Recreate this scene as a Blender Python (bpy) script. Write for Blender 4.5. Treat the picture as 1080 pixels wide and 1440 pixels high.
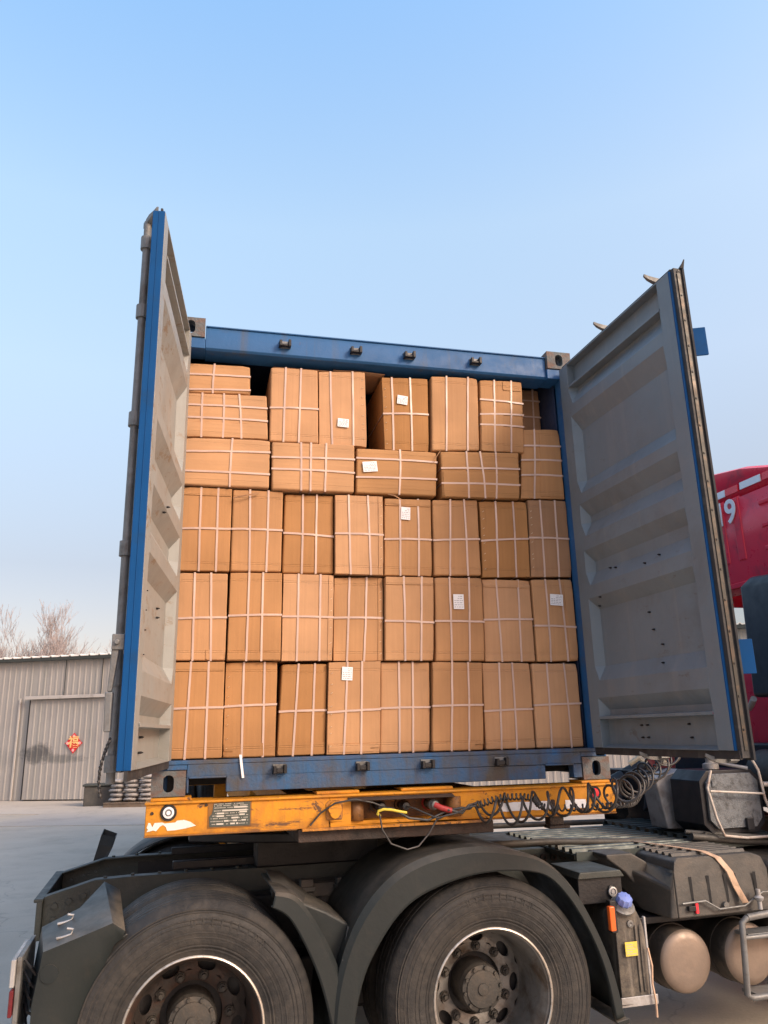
import bpy, bmesh, math, random
from mathutils import Vector, Matrix, noise
random.seed(7)
R = math.radians
for o in list(bpy.data.objects): bpy.data.objects.remove(o)
sc = bpy.context.scene
col = sc.collection

# ------------------------------------------------------------------ camera
cd = bpy.data.cameras.new('camera'); cam = bpy.data.objects.new('camera', cd); col.objects.link(cam)
cam.location = (-1.04752, -4.13045, 1.75978)
_y, _p, _r = -0.2413168, 0.2746133, -0.0242365
cy, sy, cp, sp = math.cos(_y), math.sin(_y), math.cos(_p), math.sin(_p)
F = Vector((-sy*cp, cy*cp, sp)); Rt = Vector((cy, sy, 0)); U = Rt.cross(F)
r_ = math.cos(_r)*Rt + math.sin(_r)*U; u_ = -math.sin(_r)*Rt + math.cos(_r)*U
cam.rotation_euler = Matrix((r_, u_, -F)).transposed().to_euler()
cd.sensor_fit = 'VERTICAL'; cd.sensor_height = 36; cd.lens = 36*1095/1440
cd.clip_start = 0.05; cd.clip_end = 1000
sc.camera = cam
# ------------------------------------------------------------------ light
SUN_EL, SUN_AZ = R(30), R(140)          # azimuth clockwise from +Y
w = bpy.data.worlds.new('World'); sc.world = w; w.use_nodes = True
nt = w.node_tree
sky = nt.nodes.new('ShaderNodeTexSky'); sky.sky_type = 'NISHITA'; sky.sun_disc = False
sky.sun_elevation = SUN_EL; sky.sun_rotation = SUN_AZ
sky.air_density = 1.0; sky.dust_density = 2.5; sky.ozone_density = 1.3; sky.altitude = 0
nt.nodes['Background'].inputs['Strength'].default_value = 0.15
gm = nt.nodes.new('ShaderNodeGamma'); gm.inputs[1].default_value = 0.62; nt.links.new(sky.outputs[0], gm.inputs[0])
tn = nt.nodes.new('ShaderNodeMix'); tn.data_type = 'RGBA'; tn.blend_type = 'MULTIPLY'; tn.inputs[0].default_value = 1; tn.clamp_result = False
hs = nt.nodes.new('ShaderNodeHueSaturation'); hs.inputs['Saturation'].default_value = 1.55; nt.links.new(gm.outputs[0], hs.inputs['Color'])
nt.links.new(hs.outputs[0], tn.inputs[6])
# elevation tint painted over the sky colour, pinkish grey towards the horizon
wc = nt.nodes.new('ShaderNodeTexCoord'); wz = nt.nodes.new('ShaderNodeSeparateXYZ'); nt.links.new(wc.outputs['Generated'], wz.inputs[0])
wr = nt.nodes.new('ShaderNodeValToRGB'); nt.links.new(wz.outputs[2], wr.inputs[0]); K = .5     # ramp stores half values
el = wr.color_ramp.elements
el[0].position = 0; el[0].color = (.80*K, .60*K, .55*K, 1); el[1].position = .78; el[1].color = (1.46*K, 1.38*K, 1.30*K, 1)
for p_, c_ in ((.2, (.98, .70, .60)), (.42, (1.72, 1.22, .96)), (.58, (1.95, 1.44, 1.12))):
    e_ = el.new(p_); e_.color = (c_[0]*K, c_[1]*K, c_[2]*K, 1)
wm = nt.nodes.new('ShaderNodeVectorMath'); wm.operation = 'SCALE'; wm.inputs['Scale'].default_value = 1/K; nt.links.new(wr.outputs[0], wm.inputs[0])
nt.links.new(wm.outputs[0], tn.inputs[7])
nt.links.new(tn.outputs[2], nt.nodes['Background'].inputs[0])
sd = bpy.data.lights.new('sun', 'SUN'); sun = bpy.data.objects.new('sun', sd); col.objects.link(sun)
sd.energy = 0.8; sd.angle = R(17); sd.color = (1.0, 0.89, 0.74)
sdir = Vector((math.sin(SUN_AZ)*math.cos(SUN_EL), math.cos(SUN_AZ)*math.cos(SUN_EL), math.sin(SUN_EL)))
sun.rotation_euler = sdir.to_track_quat('Z', 'Y').to_euler()
sc.view_settings.view_transform = 'Standard'; sc.view_settings.look = 'None'
sc.view_settings.exposure = 1.75; sc.view_settings.gamma = 1
sc.render.resolution_x = 768; sc.render.resolution_y = 1024
sc.render.engine = 'CYCLES'

# ------------------------------------------------------------------ materials
def mat(name, base, rough=0.6, metal=0.0, dirt=None, dirt_amt=0.0, dscale=4.0, bump=0.0, bscale=60.0,
        rust=None, rust_amt=0.0, streak=None, var=0.0, stretch=(1, 1, 1), spec=0.5, scuff=None, dust=None):
    m = bpy.data.materials.new(name); m.use_nodes = True
    n = m.node_tree.nodes; l = m.node_tree.links; b = n['Principled BSDF']
    b.inputs['Roughness'].default_value = rough; b.inputs['Metallic'].default_value = metal
    b.inputs['Specular IOR Level'].default_value = spec
    tc = n.new('ShaderNodeTexCoord'); mp = n.new('ShaderNodeMapping'); mp.inputs['Scale'].default_value = stretch
    l.new(tc.outputs['Object'], mp.inputs[0])
    def noi(scale, detail=6, rgh=0.6, dist=0.0, vec=mp):
        t = n.new('ShaderNodeTexNoise'); t.inputs['Scale'].default_value = scale; t.inputs['Detail'].default_value = detail
        t.inputs['Roughness'].default_value = rgh; t.inputs['Distortion'].default_value = dist
        l.new(vec.outputs[0], t.inputs['Vector']); return t
    def ramp(src, a, c, va=0.0, vc=1.0):
        r = n.new('ShaderNodeMapRange'); r.inputs[1].default_value = a; r.inputs[2].default_value = c
        r.inputs[3].default_value = va; r.inputs[4].default_value = vc; l.new(src, r.inputs[0]); return r.outputs[0]
    def mix(fac, a, c):
        x = n.new('ShaderNodeMix'); x.data_type = 'RGBA'
        if hasattr(fac, 'links') or not isinstance(fac, float): l.new(fac, x.inputs[0])
        else: x.inputs[0].default_value = fac
        for s, v in ((6, a), (7, c)):
            if isinstance(v, tuple): x.inputs[s].default_value = (*v, 1)
            else: l.new(v, x.inputs[s])
        return x.outputs[2]
    cur = base
    if var:
        t = noi(dscale*0.6, 5)
        cur = mix(ramp(t.outputs[0], 0.3, 0.7), tuple(c*(1-var) for c in base), tuple(min(1, c*(1+var)) for c in base))
    if dirt:
        t = noi(dscale, 10, 0.68, 0.4)
        cur = mix(ramp(t.outputs[0], 0.62-0.3*dirt_amt, 0.78-0.2*dirt_amt, 0, min(1, 0.5+dirt_amt)), cur, dirt)
    if streak:                           # (colour, scale, threshold) : vertical runs of grime
        mp2 = n.new('ShaderNodeMapping'); mp2.inputs['Scale'].default_value = (streak[1], streak[1], streak[1]*0.05)
        l.new(tc.outputs['Object'], mp2.inputs[0])
        t = noi(1.0, 8, 0.65, 0.0, mp2)
        cur = mix(ramp(t.outputs[0], streak[2], streak[2]+0.22, 0, 0.75), cur, streak[0])
    if rust:
        t = noi(dscale*3.3, 12, 0.72, 0.6)
        cur = mix(ramp(t.outputs[0], 0.70-0.25*rust_amt, 0.76-0.25*rust_amt), cur, rust)
        if rust_amt < .15: rust_amt = 0
        g = n.new('ShaderNodeNewGeometry'); t2 = noi(dscale*5, 8)
        ad = n.new('ShaderNodeMath'); ad.operation = 'MULTIPLY_ADD'; l.new(t2.outputs[0], ad.inputs[0]); ad.inputs[1].default_value = 0.10
        l.new(g.outputs['Pointiness'], ad.inputs[2])
        cur = mix(ramp(ad.outputs[0], 0.62, 0.67, 0, 0.7 if rust_amt else 0.0), cur, rust)
    if scuff:
        mp3 = n.new('ShaderNodeMapping'); mp3.inputs['Scale'].default_value = (.35, 1, 2.2); mp3.inputs['Rotation'].default_value = (.3, 0, .2)
        l.new(tc.outputs['Object'], mp3.inputs[0]); t = noi(scuff[1], 12, 0.78, 0.3, mp3); t2 = noi(1.3, 3)
        mm = n.new('ShaderNodeMath'); mm.operation = 'MULTIPLY'; l.new(ramp(t.outputs[0], scuff[2], scuff[2]+.05), mm.inputs[0]); l.new(ramp(t2.outputs[0], .42, .6), mm.inputs[1])
        cur = mix(mm.outputs[0], cur, scuff[0])
    if dust:                             # road dust lying on faces that look up
        g2 = n.new('ShaderNodeNewGeometry'); sz = n.new('ShaderNodeSeparateXYZ'); l.new(g2.outputs['True Normal'], sz.inputs[0])
        t = noi(7, 8, .7); aa = n.new('ShaderNodeMath'); aa.operation = 'MULTIPLY'; l.new(ramp(sz.outputs[2], .35, .95), aa.inputs[0]); l.new(ramp(t.outputs[0], .3, .65, .15, .85), aa.inputs[1])
        cur = mix(aa.outputs[0], cur, dust)
    if isinstance(cur, tuple): b.inputs['Base Color'].default_value = (*cur, 1)
    else: l.new(cur, b.inputs['Base Color'])
    t = noi(bscale*0.25, 6); l.new(ramp(t.outputs[0], 0.3, 0.7, max(0, rough-0.12), min(1, rough+0.12)), b.inputs['Roughness'])
    if bump:
        t = noi(bscale, 4); bp = n.new('ShaderNodeBump'); bp.inputs['Strength'].default_value = bump; bp.inputs['Distance'].default_value = 0.01
        l.new(t.outputs[0], bp.inputs['Height']); l.new(bp.outputs[0], b.inputs['Normal'])
    return m

def mat_cardboard(name, base, horiz=False):
    m = bpy.data.materials.new(name); m.use_nodes = True
    n = m.node_tree.nodes; l = m.node_tree.links; b = n['Principled BSDF']
    b.inputs['Roughness'].default_value = 0.72; b.inputs['Specular IOR Level'].default_value = 0.3
    tc = n.new('ShaderNodeTexCoord'); oi = n.new('ShaderNodeObjectInfo')
    mp = n.new('ShaderNodeMapping'); mp.inputs['Scale'].default_value = (1, 1, 34) if horiz else (34, 34, 1)
    l.new(tc.outputs['Object'], mp.inputs[0])
    t1 = n.new('ShaderNodeTexNoise'); t1.inputs['Scale'].default_value = 1.6; t1.inputs['Detail'].default_value = 6; l.new(mp.outputs[0], t1.inputs['Vector'])
    t2 = n.new('ShaderNodeTexNoise'); t2.inputs['Scale'].default_value = 3.2; t2.inputs['Detail'].default_value = 8; l.new(tc.outputs['Object'], t2.inputs['Vector'])
    t2.noise_dimensions = '4D'; l.new(oi.outputs['Random'], t2.inputs['W'])
    r1 = n.new('ShaderNodeMapRange'); r1.inputs[1].default_value = .3; r1.inputs[2].default_value = .7; l.new(t1.outputs[0], r1.inputs[0])
    r1.inputs[3].default_value = .95; r1.inputs[4].default_value = 1.04
    r2 = n.new('ShaderNodeMapRange'); r2.inputs[1].default_value = .3; r2.inputs[2].default_value = .75; l.new(t2.outputs[0], r2.inputs[0])
    r2.inputs[3].default_value = .84; r2.inputs[4].default_value = 1.14
    r3 = n.new('ShaderNodeMapRange'); l.new(oi.outputs['Random'], r3.inputs[0]); r3.inputs[3].default_value = .76; r3.inputs[4].default_value = 1.22
    mu = n.new('ShaderNodeMath'); mu.operation = 'MULTIPLY'; l.new(r1.outputs[0], mu.inputs[0]); l.new(r2.outputs[0], mu.inputs[1])
    mu2 = n.new('ShaderNodeMath'); mu2.operation = 'MULTIPLY'; l.new(mu.outputs[0], mu2.inputs[0]); l.new(r3.outputs[0], mu2.inputs[1])
    hs = n.new('ShaderNodeHueSaturation'); hs.inputs['Color'].default_value = (*base, 1); l.new(mu2.outputs[0], hs.inputs['Value'])
    r4 = n.new('ShaderNodeMapRange'); l.new(oi.outputs['Random'], r4.inputs[0]); r4.inputs[3].default_value = 1.05; r4.inputs[4].default_value = .86
    l.new(r4.outputs[0], hs.inputs['Saturation'])
    # scuffs and crease marks
    t3 = n.new('ShaderNodeTexNoise'); t3.inputs['Scale'].default_value = 9; t3.inputs['Detail'].default_value = 12; t3.inputs['Roughness'].default_value = .75
    l.new(tc.outputs['Object'], t3.inputs['Vector'])
    r5 = n.new('ShaderNodeMapRange'); r5.inputs[1].default_value = .66; r5.inputs[2].default_value = .74; r5.inputs[4].default_value = .35; l.new(t3.outputs[0], r5.inputs[0])
    mx = n.new('ShaderNodeMix'); mx.data_type = 'RGBA'; l.new(r5.outputs[0], mx.inputs[0]); l.new(hs.outputs[0], mx.inputs[6]); mx.inputs[7].default_value = (.22, .12, .06, 1)
    l.new(mx.outputs[2], b.inputs['Base Color'])
    bp = n.new('ShaderNodeBump'); bp.inputs['Strength'].default_value = .35; bp.inputs['Distance'].default_value = .004
    l.new(t1.outputs[0], bp.inputs['Height'])
    sz = n.new('ShaderNodeSeparateXYZ'); l.new(tc.outputs['Generated'], sz.inputs[0]); prev = None
    for cpos in ((.085, .105, .895, .915) if not horiz else (.12, .88)):
        sb = n.new('ShaderNodeMath'); sb.operation = 'SUBTRACT'; l.new(sz.outputs[2], sb.inputs[0]); sb.inputs[1].default_value = cpos
        ab = n.new('ShaderNodeMath'); ab.operation = 'ABSOLUTE'; l.new(sb.outputs[0], ab.inputs[0])
        mrr = n.new('ShaderNodeMapRange'); mrr.inputs[1].default_value = 0; mrr.inputs[2].default_value = .006; mrr.inputs[3].default_value = 1; mrr.inputs[4].default_value = 0; l.new(ab.outputs[0], mrr.inputs[0])
        if prev is None: prev = mrr.outputs[0]
        else:
            mxx = n.new('ShaderNodeMath'); mxx.operation = 'MAXIMUM'; l.new(prev, mxx.inputs[0]); l.new(mrr.outputs[0], mxx.inputs[1]); prev = mxx.outputs[0]
    bc = n.new('ShaderNodeBump'); bc.invert = True; bc.inputs['Strength'].default_value = .5; bc.inputs['Distance'].default_value = .004; l.new(prev, bc.inputs['Height']); l.new(bp.outputs[0], bc.inputs['Normal']); bp = bc
    bp2 = n.new('ShaderNodeBump'); bp2.inputs['Strength'].default_value = .5; bp2.inputs['Distance'].default_value = .012
    l.new(t2.outputs[0], bp2.inputs['Height']); l.new(bp.outputs[0], bp2.inputs['Normal']); l.new(bp2.outputs[0], b.inputs['Normal'])
    return m

M = {}
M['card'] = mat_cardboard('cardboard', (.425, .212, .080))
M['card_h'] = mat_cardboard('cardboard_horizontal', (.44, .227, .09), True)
M['card_dark'] = mat_cardboard('cardboard_dark', (.30, .152, .066))  # darker brown board
M['card_edge'] = mat('cardboard_edge', (.30, .16, .08), .8, var=.2, dscale=20)
M['strap'] = mat('strap_plastic', (.54, .39, .325), .35, var=.1, dscale=9)
M['paper'] = mat('label_paper', (.78, .78, .80), .6, var=.05)
M['ink'] = mat('ink', (.09, .09, .10), .6)
M['ink_grey'] = mat('ink_grey', (.33, .33, .36), .6)
M['staple'] = mat('staple_metal', (.75, .68, .5), .35, 1)
M['blue'] = mat('blue_paint', (.020, .098, .25), .52, spec=.35, dirt=(.06, .075, .09), dirt_amt=.25, dscale=3.2, rust=(.12, .06, .035), rust_amt=.08, streak=((.08, .085, .09), 9, .56), var=.15, bump=.1)
M['blue_sill'] = mat('blue_paint_worn', (.016, .088, .22), .62, dirt=(.065, .062, .058), dirt_amt=.60, dscale=3.0, rust=(.11, .06, .04), rust_amt=.2, streak=((.045, .045, .043), 14, .47), var=.2, bump=.3)
M['blue_bright'] = mat('blue_paint_bright', (.004, .062, .20), .6, dirt=(.012, .05, .13), dirt_amt=.2, dscale=6, var=.1, spec=.15)
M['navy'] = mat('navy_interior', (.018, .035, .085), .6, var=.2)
M['casting'] = mat('corner_casting', (.10, .125, .135), .7, dirt=(.085, .062, .048), dirt_amt=.42, dscale=5, rust=(.14, .07, .045), rust_amt=.2, var=.2, bump=.5, bscale=90)
M['grey'] = mat('door_grey_paint_shaded', (.135, .170, .20), .5, dirt=(.115, .135, .15), dirt_amt=.4, dscale=2.4, rust=(.12, .10, .085), rust_amt=.0, streak=((.19, .205, .215), 10, .52), var=.12, bump=.2, bscale=12, scuff=((.11, .12, .13), 7, .59))  # right door: same grey paint, its bluish shade put into the colour
M['grey_lit'] = mat('door_grey_paint_lit', (.255, .265, .255), .5, dirt=(.22, .215, .195), dirt_amt=.4, dscale=2.4, rust=(.15, .11, .08), rust_amt=.0, streak=((.225, .22, .20), 10, .5), var=.07, bump=.2, bscale=12, scuff=((.20, .15, .105), 7, .545))  # left door: same grey paint, warm light on it put into the colour
M['rubber'] = mat('rubber_seal', (.022, .022, .024), .65, dirt=(.07, .065, .06), dirt_amt=.35, dscale=10)
M['strip'] = mat('seal_retainer', (.045, .044, .040), .5, .5, dirt=(.10, .07, .05), dirt_amt=.5, dscale=14)
M['galv'] = mat('galvanised_steel', (.19, .195, .195), .55, .4, dirt=(.11, .10, .088), dirt_amt=.5, dscale=9, var=.15, bump=.2)
M['yellow'] = mat('yellow_paint', (.58, .235, .005), .58, dirt=(.40, .15, .02), dirt_amt=.3, dscale=4.2, rust=(.10, .045, .02), rust_amt=.42, streak=((.38, .13, .02), 16, .52), var=.12, bump=.15, scuff=((.10, .045, .02), 9, .55))
M['yellow_rust'] = mat('yellow_paint_rusty', (.55, .22, .02), .6, dirt=(.16, .075, .03), dirt_amt=.6, dscale=8, rust=(.07, .035, .02), rust_amt=.6, var=.2, bump=.4)
M['rusty'] = mat('rusty_steel', (.045, .028, .021), .75, dirt=(.02, .016, .014), dirt_amt=.6, dscale=6, var=.3, bump=.5)
M['white'] = mat('white_paint_chipped', (.72, .70, .66), .6, dirt=(.5, .42, .33), dirt_amt=.3, dscale=18)
M['reflector_white'] = mat('reflective_tape_white', (.78, .78, .80), .35, dirt=(.6, .55, .5), dirt_amt=.25, dscale=20)
M['reflector_red'] = mat('reflective_red', (.80, .03, .05), .3)
M['lamp_red'] = mat('lamp_red', (.12, .01, .015), .3, dirt=(.1, .06, .05), dirt_amt=.3, dscale=20)
M['orange'] = mat('lamp_orange', (.75, .13, .02), .3)
M['plate'] = mat('data_plate', (.06, .07, .06), .45, dirt=(.12, .13, .11), dirt_amt=.3, dscale=40)
M['plate_field'] = mat('data_plate_field', (.55, .52, .46), .4)
M['frame'] = mat('chassis_paint', (.036, .042, .038), .55, dirt=(.068, .062, .052), dirt_amt=.25, dscale=5, var=.2, bump=.25)
M['frame_dark'] = mat('chassis_dark', (.008, .008, .010), .5, dirt=(.022, .02, .018), dirt_amt=.3, dscale=6, var=.2, bump=.2)
M['plastic'] = mat('fender_plastic', (.016, .021, .022), .5, dirt=(.040, .037, .032), dirt_amt=.15, dscale=3.5, var=.12, streak=((.034, .034, .032), 12, .58), bump=.12, bscale=30, spec=.32, dust=(.17, .148, .122))
M['plastic_dusty'] = mat('dusty_plastic', (.055, .053, .049), .6, dirt=(.09, .078, .066), dirt_amt=.5, dscale=5, var=.2, bump=.2)
M['slat'] = mat('catwalk_metal', (.055, .070, .068), .5, .3, dirt=(.11, .10, .09), dirt_amt=.4, dscale=7, var=.1)
M['tank'] = mat('air_tank', (.25, .195, .155), .5, .35, dirt=(.20, .16, .13), dirt_amt=.5, dscale=6, var=.15, bump=.1)
M['tank_side'] = mat('air_tank_side', (.04, .036, .032), .5, .2, dirt=(.12, .10, .08), dirt_amt=.4, dscale=6, var=.2)
M['def'] = mat('urea_tank', (.065, .057, .048), .6, dirt=(.17, .145, .11), dirt_amt=.35, dscale=9, var=.25, streak=((.25, .22, .18), 22, .52), bump=.35)
M['capblue'] = mat('blue_cap', (.17, .24, .58), .45, dirt=(.3, .3, .4), dirt_amt=.3, dscale=30)
M['sticker'] = mat('yellow_sticker', (.68, .54, .08), .6, dirt=(.45, .36, .1), dirt_amt=.4, dscale=30)
M['box_grey'] = mat('filter_cover', (.17, .185, .20), .7, dirt=(.07, .07, .07), dirt_amt=.5, dscale=30, bump=.7, bscale=120)
M['silver'] = mat('silver_panel', (.42, .42, .42), .5, .3, dirt=(.22, .20, .18), dirt_amt=.5, dscale=8, var=.15)
M['tube'] = mat('pale_tube', (.55, .50, .45), .45, dirt=(.25, .13, .08), dirt_amt=.35, dscale=20)
M['webbing'] = mat('ratchet_strap', (.55, .38, .26), .6, dirt=(.3, .2, .13), dirt_amt=.4, dscale=20)
M['hose'] = mat('hose_black', (.035, .034, .034), .38, dirt=(.09, .08, .075), dirt_amt=.3, dscale=20)
M['hose_red'] = mat('hose_red', (.35, .03, .03), .5)
M['hose_yellow'] = mat('hose_yellow', (.62, .48, .05), .5)
M['cream'] = mat('pale_fitting', (.60, .54, .38), .5)
M['red'] = mat('red_cab_paint', (.74, .018, .045), .35, dirt=(.22, .03, .045), dirt_amt=.3, dscale=3, var=.1, bump=.05)
M['black'] = mat('black_trim', (.012, .014, .02), .45, dirt=(.03, .03, .035), dirt_amt=.3, dscale=4)
M['seat'] = mat('seat_fabric', (.34, .29, .24), .8, var=.1)
M['asphalt'] = mat('ground', (.2, .2, .2), .8)
M['bark'] = mat('bark', (.20, .15, .13), .85, var=.25)
M['twig'] = mat('twigs', (.30, .25, .235), .85, var=.3)
M['stone'] = mat('grey_bundle', (.34, .32, .31), .7, dirt=(.17, .15, .14), dirt_amt=.45, dscale=8, var=.2, bump=.6, bscale=30)
M['wood'] = mat('pallet_wood', (.15, .11, .08), .8, var=.3)
M['signred'] = mat('sign_red', (.62, .012, .02), .5)
M['signgold'] = mat('sign_gold', (.90, .58, .22), .45)
M['signpink'] = mat('sign_pale', (.85, .42, .40), .5)
g = bpy.data.materials.new('glass'); g.use_nodes = True; b = g.node_tree.nodes['Principled BSDF']
b.inputs['Base Color'].default_value = (.75, .82, .85, 1); b.inputs['Transmission Weight'].default_value = 1; b.inputs['Roughness'].default_value = .02; b.inputs['IOR'].default_value = 1.1
M['glass'] = g

def tyre_mat():
    m = mat('tyre_rubber', (.018, .018, .018), .72, dirt=(.052, .046, .039), dirt_amt=.45, dscale=5, var=.25, bump=.35, bscale=70)
    n = m.node_tree.nodes; l = m.node_tree.links; b = n['Principled BSDF']
    src = b.inputs['Base Color'].links[0].from_socket
    tc = n.new('ShaderNodeTexCoord'); sx = n.new('ShaderNodeSeparateXYZ'); l.new(tc.outputs['Object'], sx.inputs[0])
    cb = n.new('ShaderNodeCombineXYZ'); l.new(sx.outputs[0], cb.inputs[0]); l.new(sx.outputs[2], cb.inputs[1])
    ln = n.new('ShaderNodeVectorMath'); ln.operation = 'LENGTH'; l.new(cb.outputs[0], ln.inputs[0])
    at = n.new('ShaderNodeMath'); at.operation = 'ARCTAN2'; l.new(sx.outputs[0], at.inputs[0]); l.new(sx.outputs[2], at.inputs[1])
    c2 = n.new('ShaderNodeCombineXYZ'); l.new(ln.outputs['Value'], c2.inputs[0])
    m5 = n.new('ShaderNodeMath'); m5.operation = 'MULTIPLY'; l.new(at.outputs[0], m5.inputs[0]); m5.inputs[1].default_value = .9
    l.new(m5.outputs[0], c2.inputs[1])
    t = n.new('ShaderNodeTexNoise'); t.inputs['Scale'].default_value = 14; t.inputs['Detail'].default_value = 9; l.new(c2.outputs[0], t.inputs['Vector'])
    r = n.new('ShaderNodeMapRange'); r.inputs[1].default_value = .42; r.inputs[2].default_value = .75; r.inputs[4].default_value = .32; l.new(t.outputs[0], r.inputs[0])
    x = n.new('ShaderNodeMix'); x.data_type = 'RGBA'; l.new(r.outputs[0], x.inputs[0]); l.new(src, x.inputs[6]); x.inputs[7].default_value = (.072, .064, .055, 1)
    l.new(x.outputs[2], b.inputs['Base Color']); return m
M['tyre'] = tyre_mat()
M['rim'] = mat('rim_paint', (.20, .195, .185), .42, .5, dirt=(.10, .075, .055), dirt_amt=.5, dscale=7, var=.25, bump=.2)
M['rim_brown'] = mat('rim_rusty', (.035, .028, .024), .6, .1, dirt=(.07, .032, .02), dirt_amt=.5, dscale=8, var=.3, bump=.3)
M['rim_edge'] = mat('rim_edge', (.62, .57, .5), .35, .7, dirt=(.3, .24, .2), dirt_amt=.4, dscale=20)
M['hub'] = mat('hub_paint', (.045, .043, .039), .6, .1, dirt=(.08, .068, .055), dirt_amt=.5, dscale=12, var=.2, bump=.3)

def shed_mat():
    m = mat('corrugated_sheet', (.335, .315, .295), .6, .05, dirt=(.27, .255, .24), dirt_amt=.3, dscale=1.0, streak=((.25, .25, .23), 3.0, .50), var=.08)
    n = m.node_tree.nodes; l = m.node_tree.links; b = n['Principled BSDF']
    src = b.inputs['Base Color'].links[0].from_socket
    tc = n.new('ShaderNodeTexCoord')
    def blob(c, s, seed, amt, colr, src):
        mp = n.new('ShaderNodeMapping'); mp.vector_type = 'POINT'
        sb = n.new('ShaderNodeVectorMath'); sb.operation = 'SUBTRACT'; l.new(tc.outputs['Object'], sb.inputs[0]); sb.inputs[1].default_value = c
        dv = n.new('ShaderNodeVectorMath'); dv.operation = 'DIVIDE'; l.new(sb.outputs[0], dv.inputs[0]); dv.inputs[1].default_value = s
        ln = n.new('ShaderNodeVectorMath'); ln.operation = 'LENGTH'; l.new(dv.outputs[0], ln.inputs[0])
        t = n.new('ShaderNodeTexNoise'); t.inputs['Scale'].default_value = 5; t.inputs['Detail'].default_value = 10; t.inputs['Roughness'].default_value = .75
        l.new(tc.outputs['Object'], t.inputs['Vector'])
        a = n.new('ShaderNodeMath'); a.operation = 'MULTIPLY_ADD'; l.new(t.outputs[0], a.inputs[0]); a.inputs[1].default_value = -1.7; l.new(ln.outputs['Value'], a.inputs[2])
        r = n.new('ShaderNodeMapRange'); l.new(a.outputs[0], r.inputs[0]); r.inputs[1].default_value = .0; r.inputs[2].default_value = -.45; r.inputs[3].default_value = 0; r.inputs[4].default_value = amt
        x = n.new('ShaderNodeMix'); x.data_type = 'RGBA'; l.new(r.outputs[0], x.inputs[0]); l.new(src, x.inputs[6]); x.inputs[7].default_value = (*colr, 1)
        return x.outputs[2]
    src = blob((1.1, 0, 1.35), (.75, 9, .38), 0, .85, (.075, .075, .075), src)
    src = blob((1.9, 0, 1.2), (1.3, 9, .18), 0, .7, (.13, .13, .125), src)
    src = blob((-.6, 0, 1.2), (1.6, 9, .5), 0, .4, (.2, .2, .19), src)
    l.new(src, b.inputs['Base Color']); return m
M['shed'] = shed_mat()
M['shed_trim'] = mat('shed_trim', (.46, .43, .40), .5, .1, dirt=(.25, .23, .21), dirt_amt=.3, dscale=3)

def ground_mat(name, c0, c1, cracks=True, wet=.55):
    m = bpy.data.materials.new(name); m.use_nodes = True
    n = m.node_tree.nodes; l = m.node_tree.links; b = n['Principled BSDF']
    tc = n.new('ShaderNodeTexCoord')
    def noi(sc_, det, rg=.6):
        t = n.new('ShaderNodeTexNoise'); t.inputs['Scale'].default_value = sc_; t.inputs['Detail'].default_value = det; t.inputs['Roughness'].default_value = rg
        l.new(tc.outputs['Object'], t.inputs['Vector']); return t.outputs[0]
    def mr(s, a, c, d=0, e=1):
        r = n.new('ShaderNodeMapRange'); l.new(s, r.inputs[0])
        for i, v in zip((1, 2, 3, 4), (a, c, d, e)): r.inputs[i].default_value = v
        return r.outputs[0]
    def mix(f, a, c):
        x = n.new('ShaderNodeMix'); x.data_type = 'RGBA'; l.new(f, x.inputs[0])
        for s, v in ((6, a), (7, c)):
            if isinstance(v, tuple): x.inputs[s].default_value = (*v, 1)
            else: l.new(v, x.inputs[s])
        return x.outputs[2]
    cur = mix(mr(noi(.35, 8), .35, .65), c0, c1)
    cur = mix(mr(noi(1.1, 12, .75), .50, .66, 0, .55), cur, tuple(v*.68 for v in c0))
    cur = mix(mr(noi(60, 4), .45, .8, 0, .35), cur, tuple(v*1.25 for v in c1))
    if cracks:
        v = n.new('ShaderNodeTexVoronoi'); v.feature = 'DISTANCE_TO_EDGE'; v.inputs['Scale'].default_value = .28
        mp = n.new('ShaderNodeVectorMath'); mp.operation = 'ADD'
        t = n.new('ShaderNodeTexNoise'); t.inputs['Scale'].default_value = 1.4; t.inputs['Detail'].default_value = 6; l.new(tc.outputs['Object'], t.inputs['Vector'])
        l.new(tc.outputs['Object'], mp.inputs[0]); l.new(t.outputs['Color'], mp.inputs[1]); l.new(mp.outputs[0], v.inputs['Vector'])
        cur = mix(mr(v.outputs['Distance'], 0, .004, .3, 0), cur, (.07, .068, .065))
    l.new(cur, b.inputs['Base Color'])
    l.new(mr(noi(1.2, 6), .3, .7, wet, min(1, wet+.25)), b.inputs['Roughness'])
    bp = n.new('ShaderNodeBump'); bp.inputs['Strength'].default_value = .3; bp.inputs['Distance'].default_value = .01
    l.new(noi(35, 6), bp.inputs['Height']); l.new(bp.outputs[0], b.inputs['Normal'])
    return m
M['ground'] = ground_mat('yard_concrete', (.40, .345, .275), (.50, .435, .35))
M['apron'] = ground_mat('pale_concrete', (.40, .35, .295), (.46, .41, .35), wet=.7)

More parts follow.
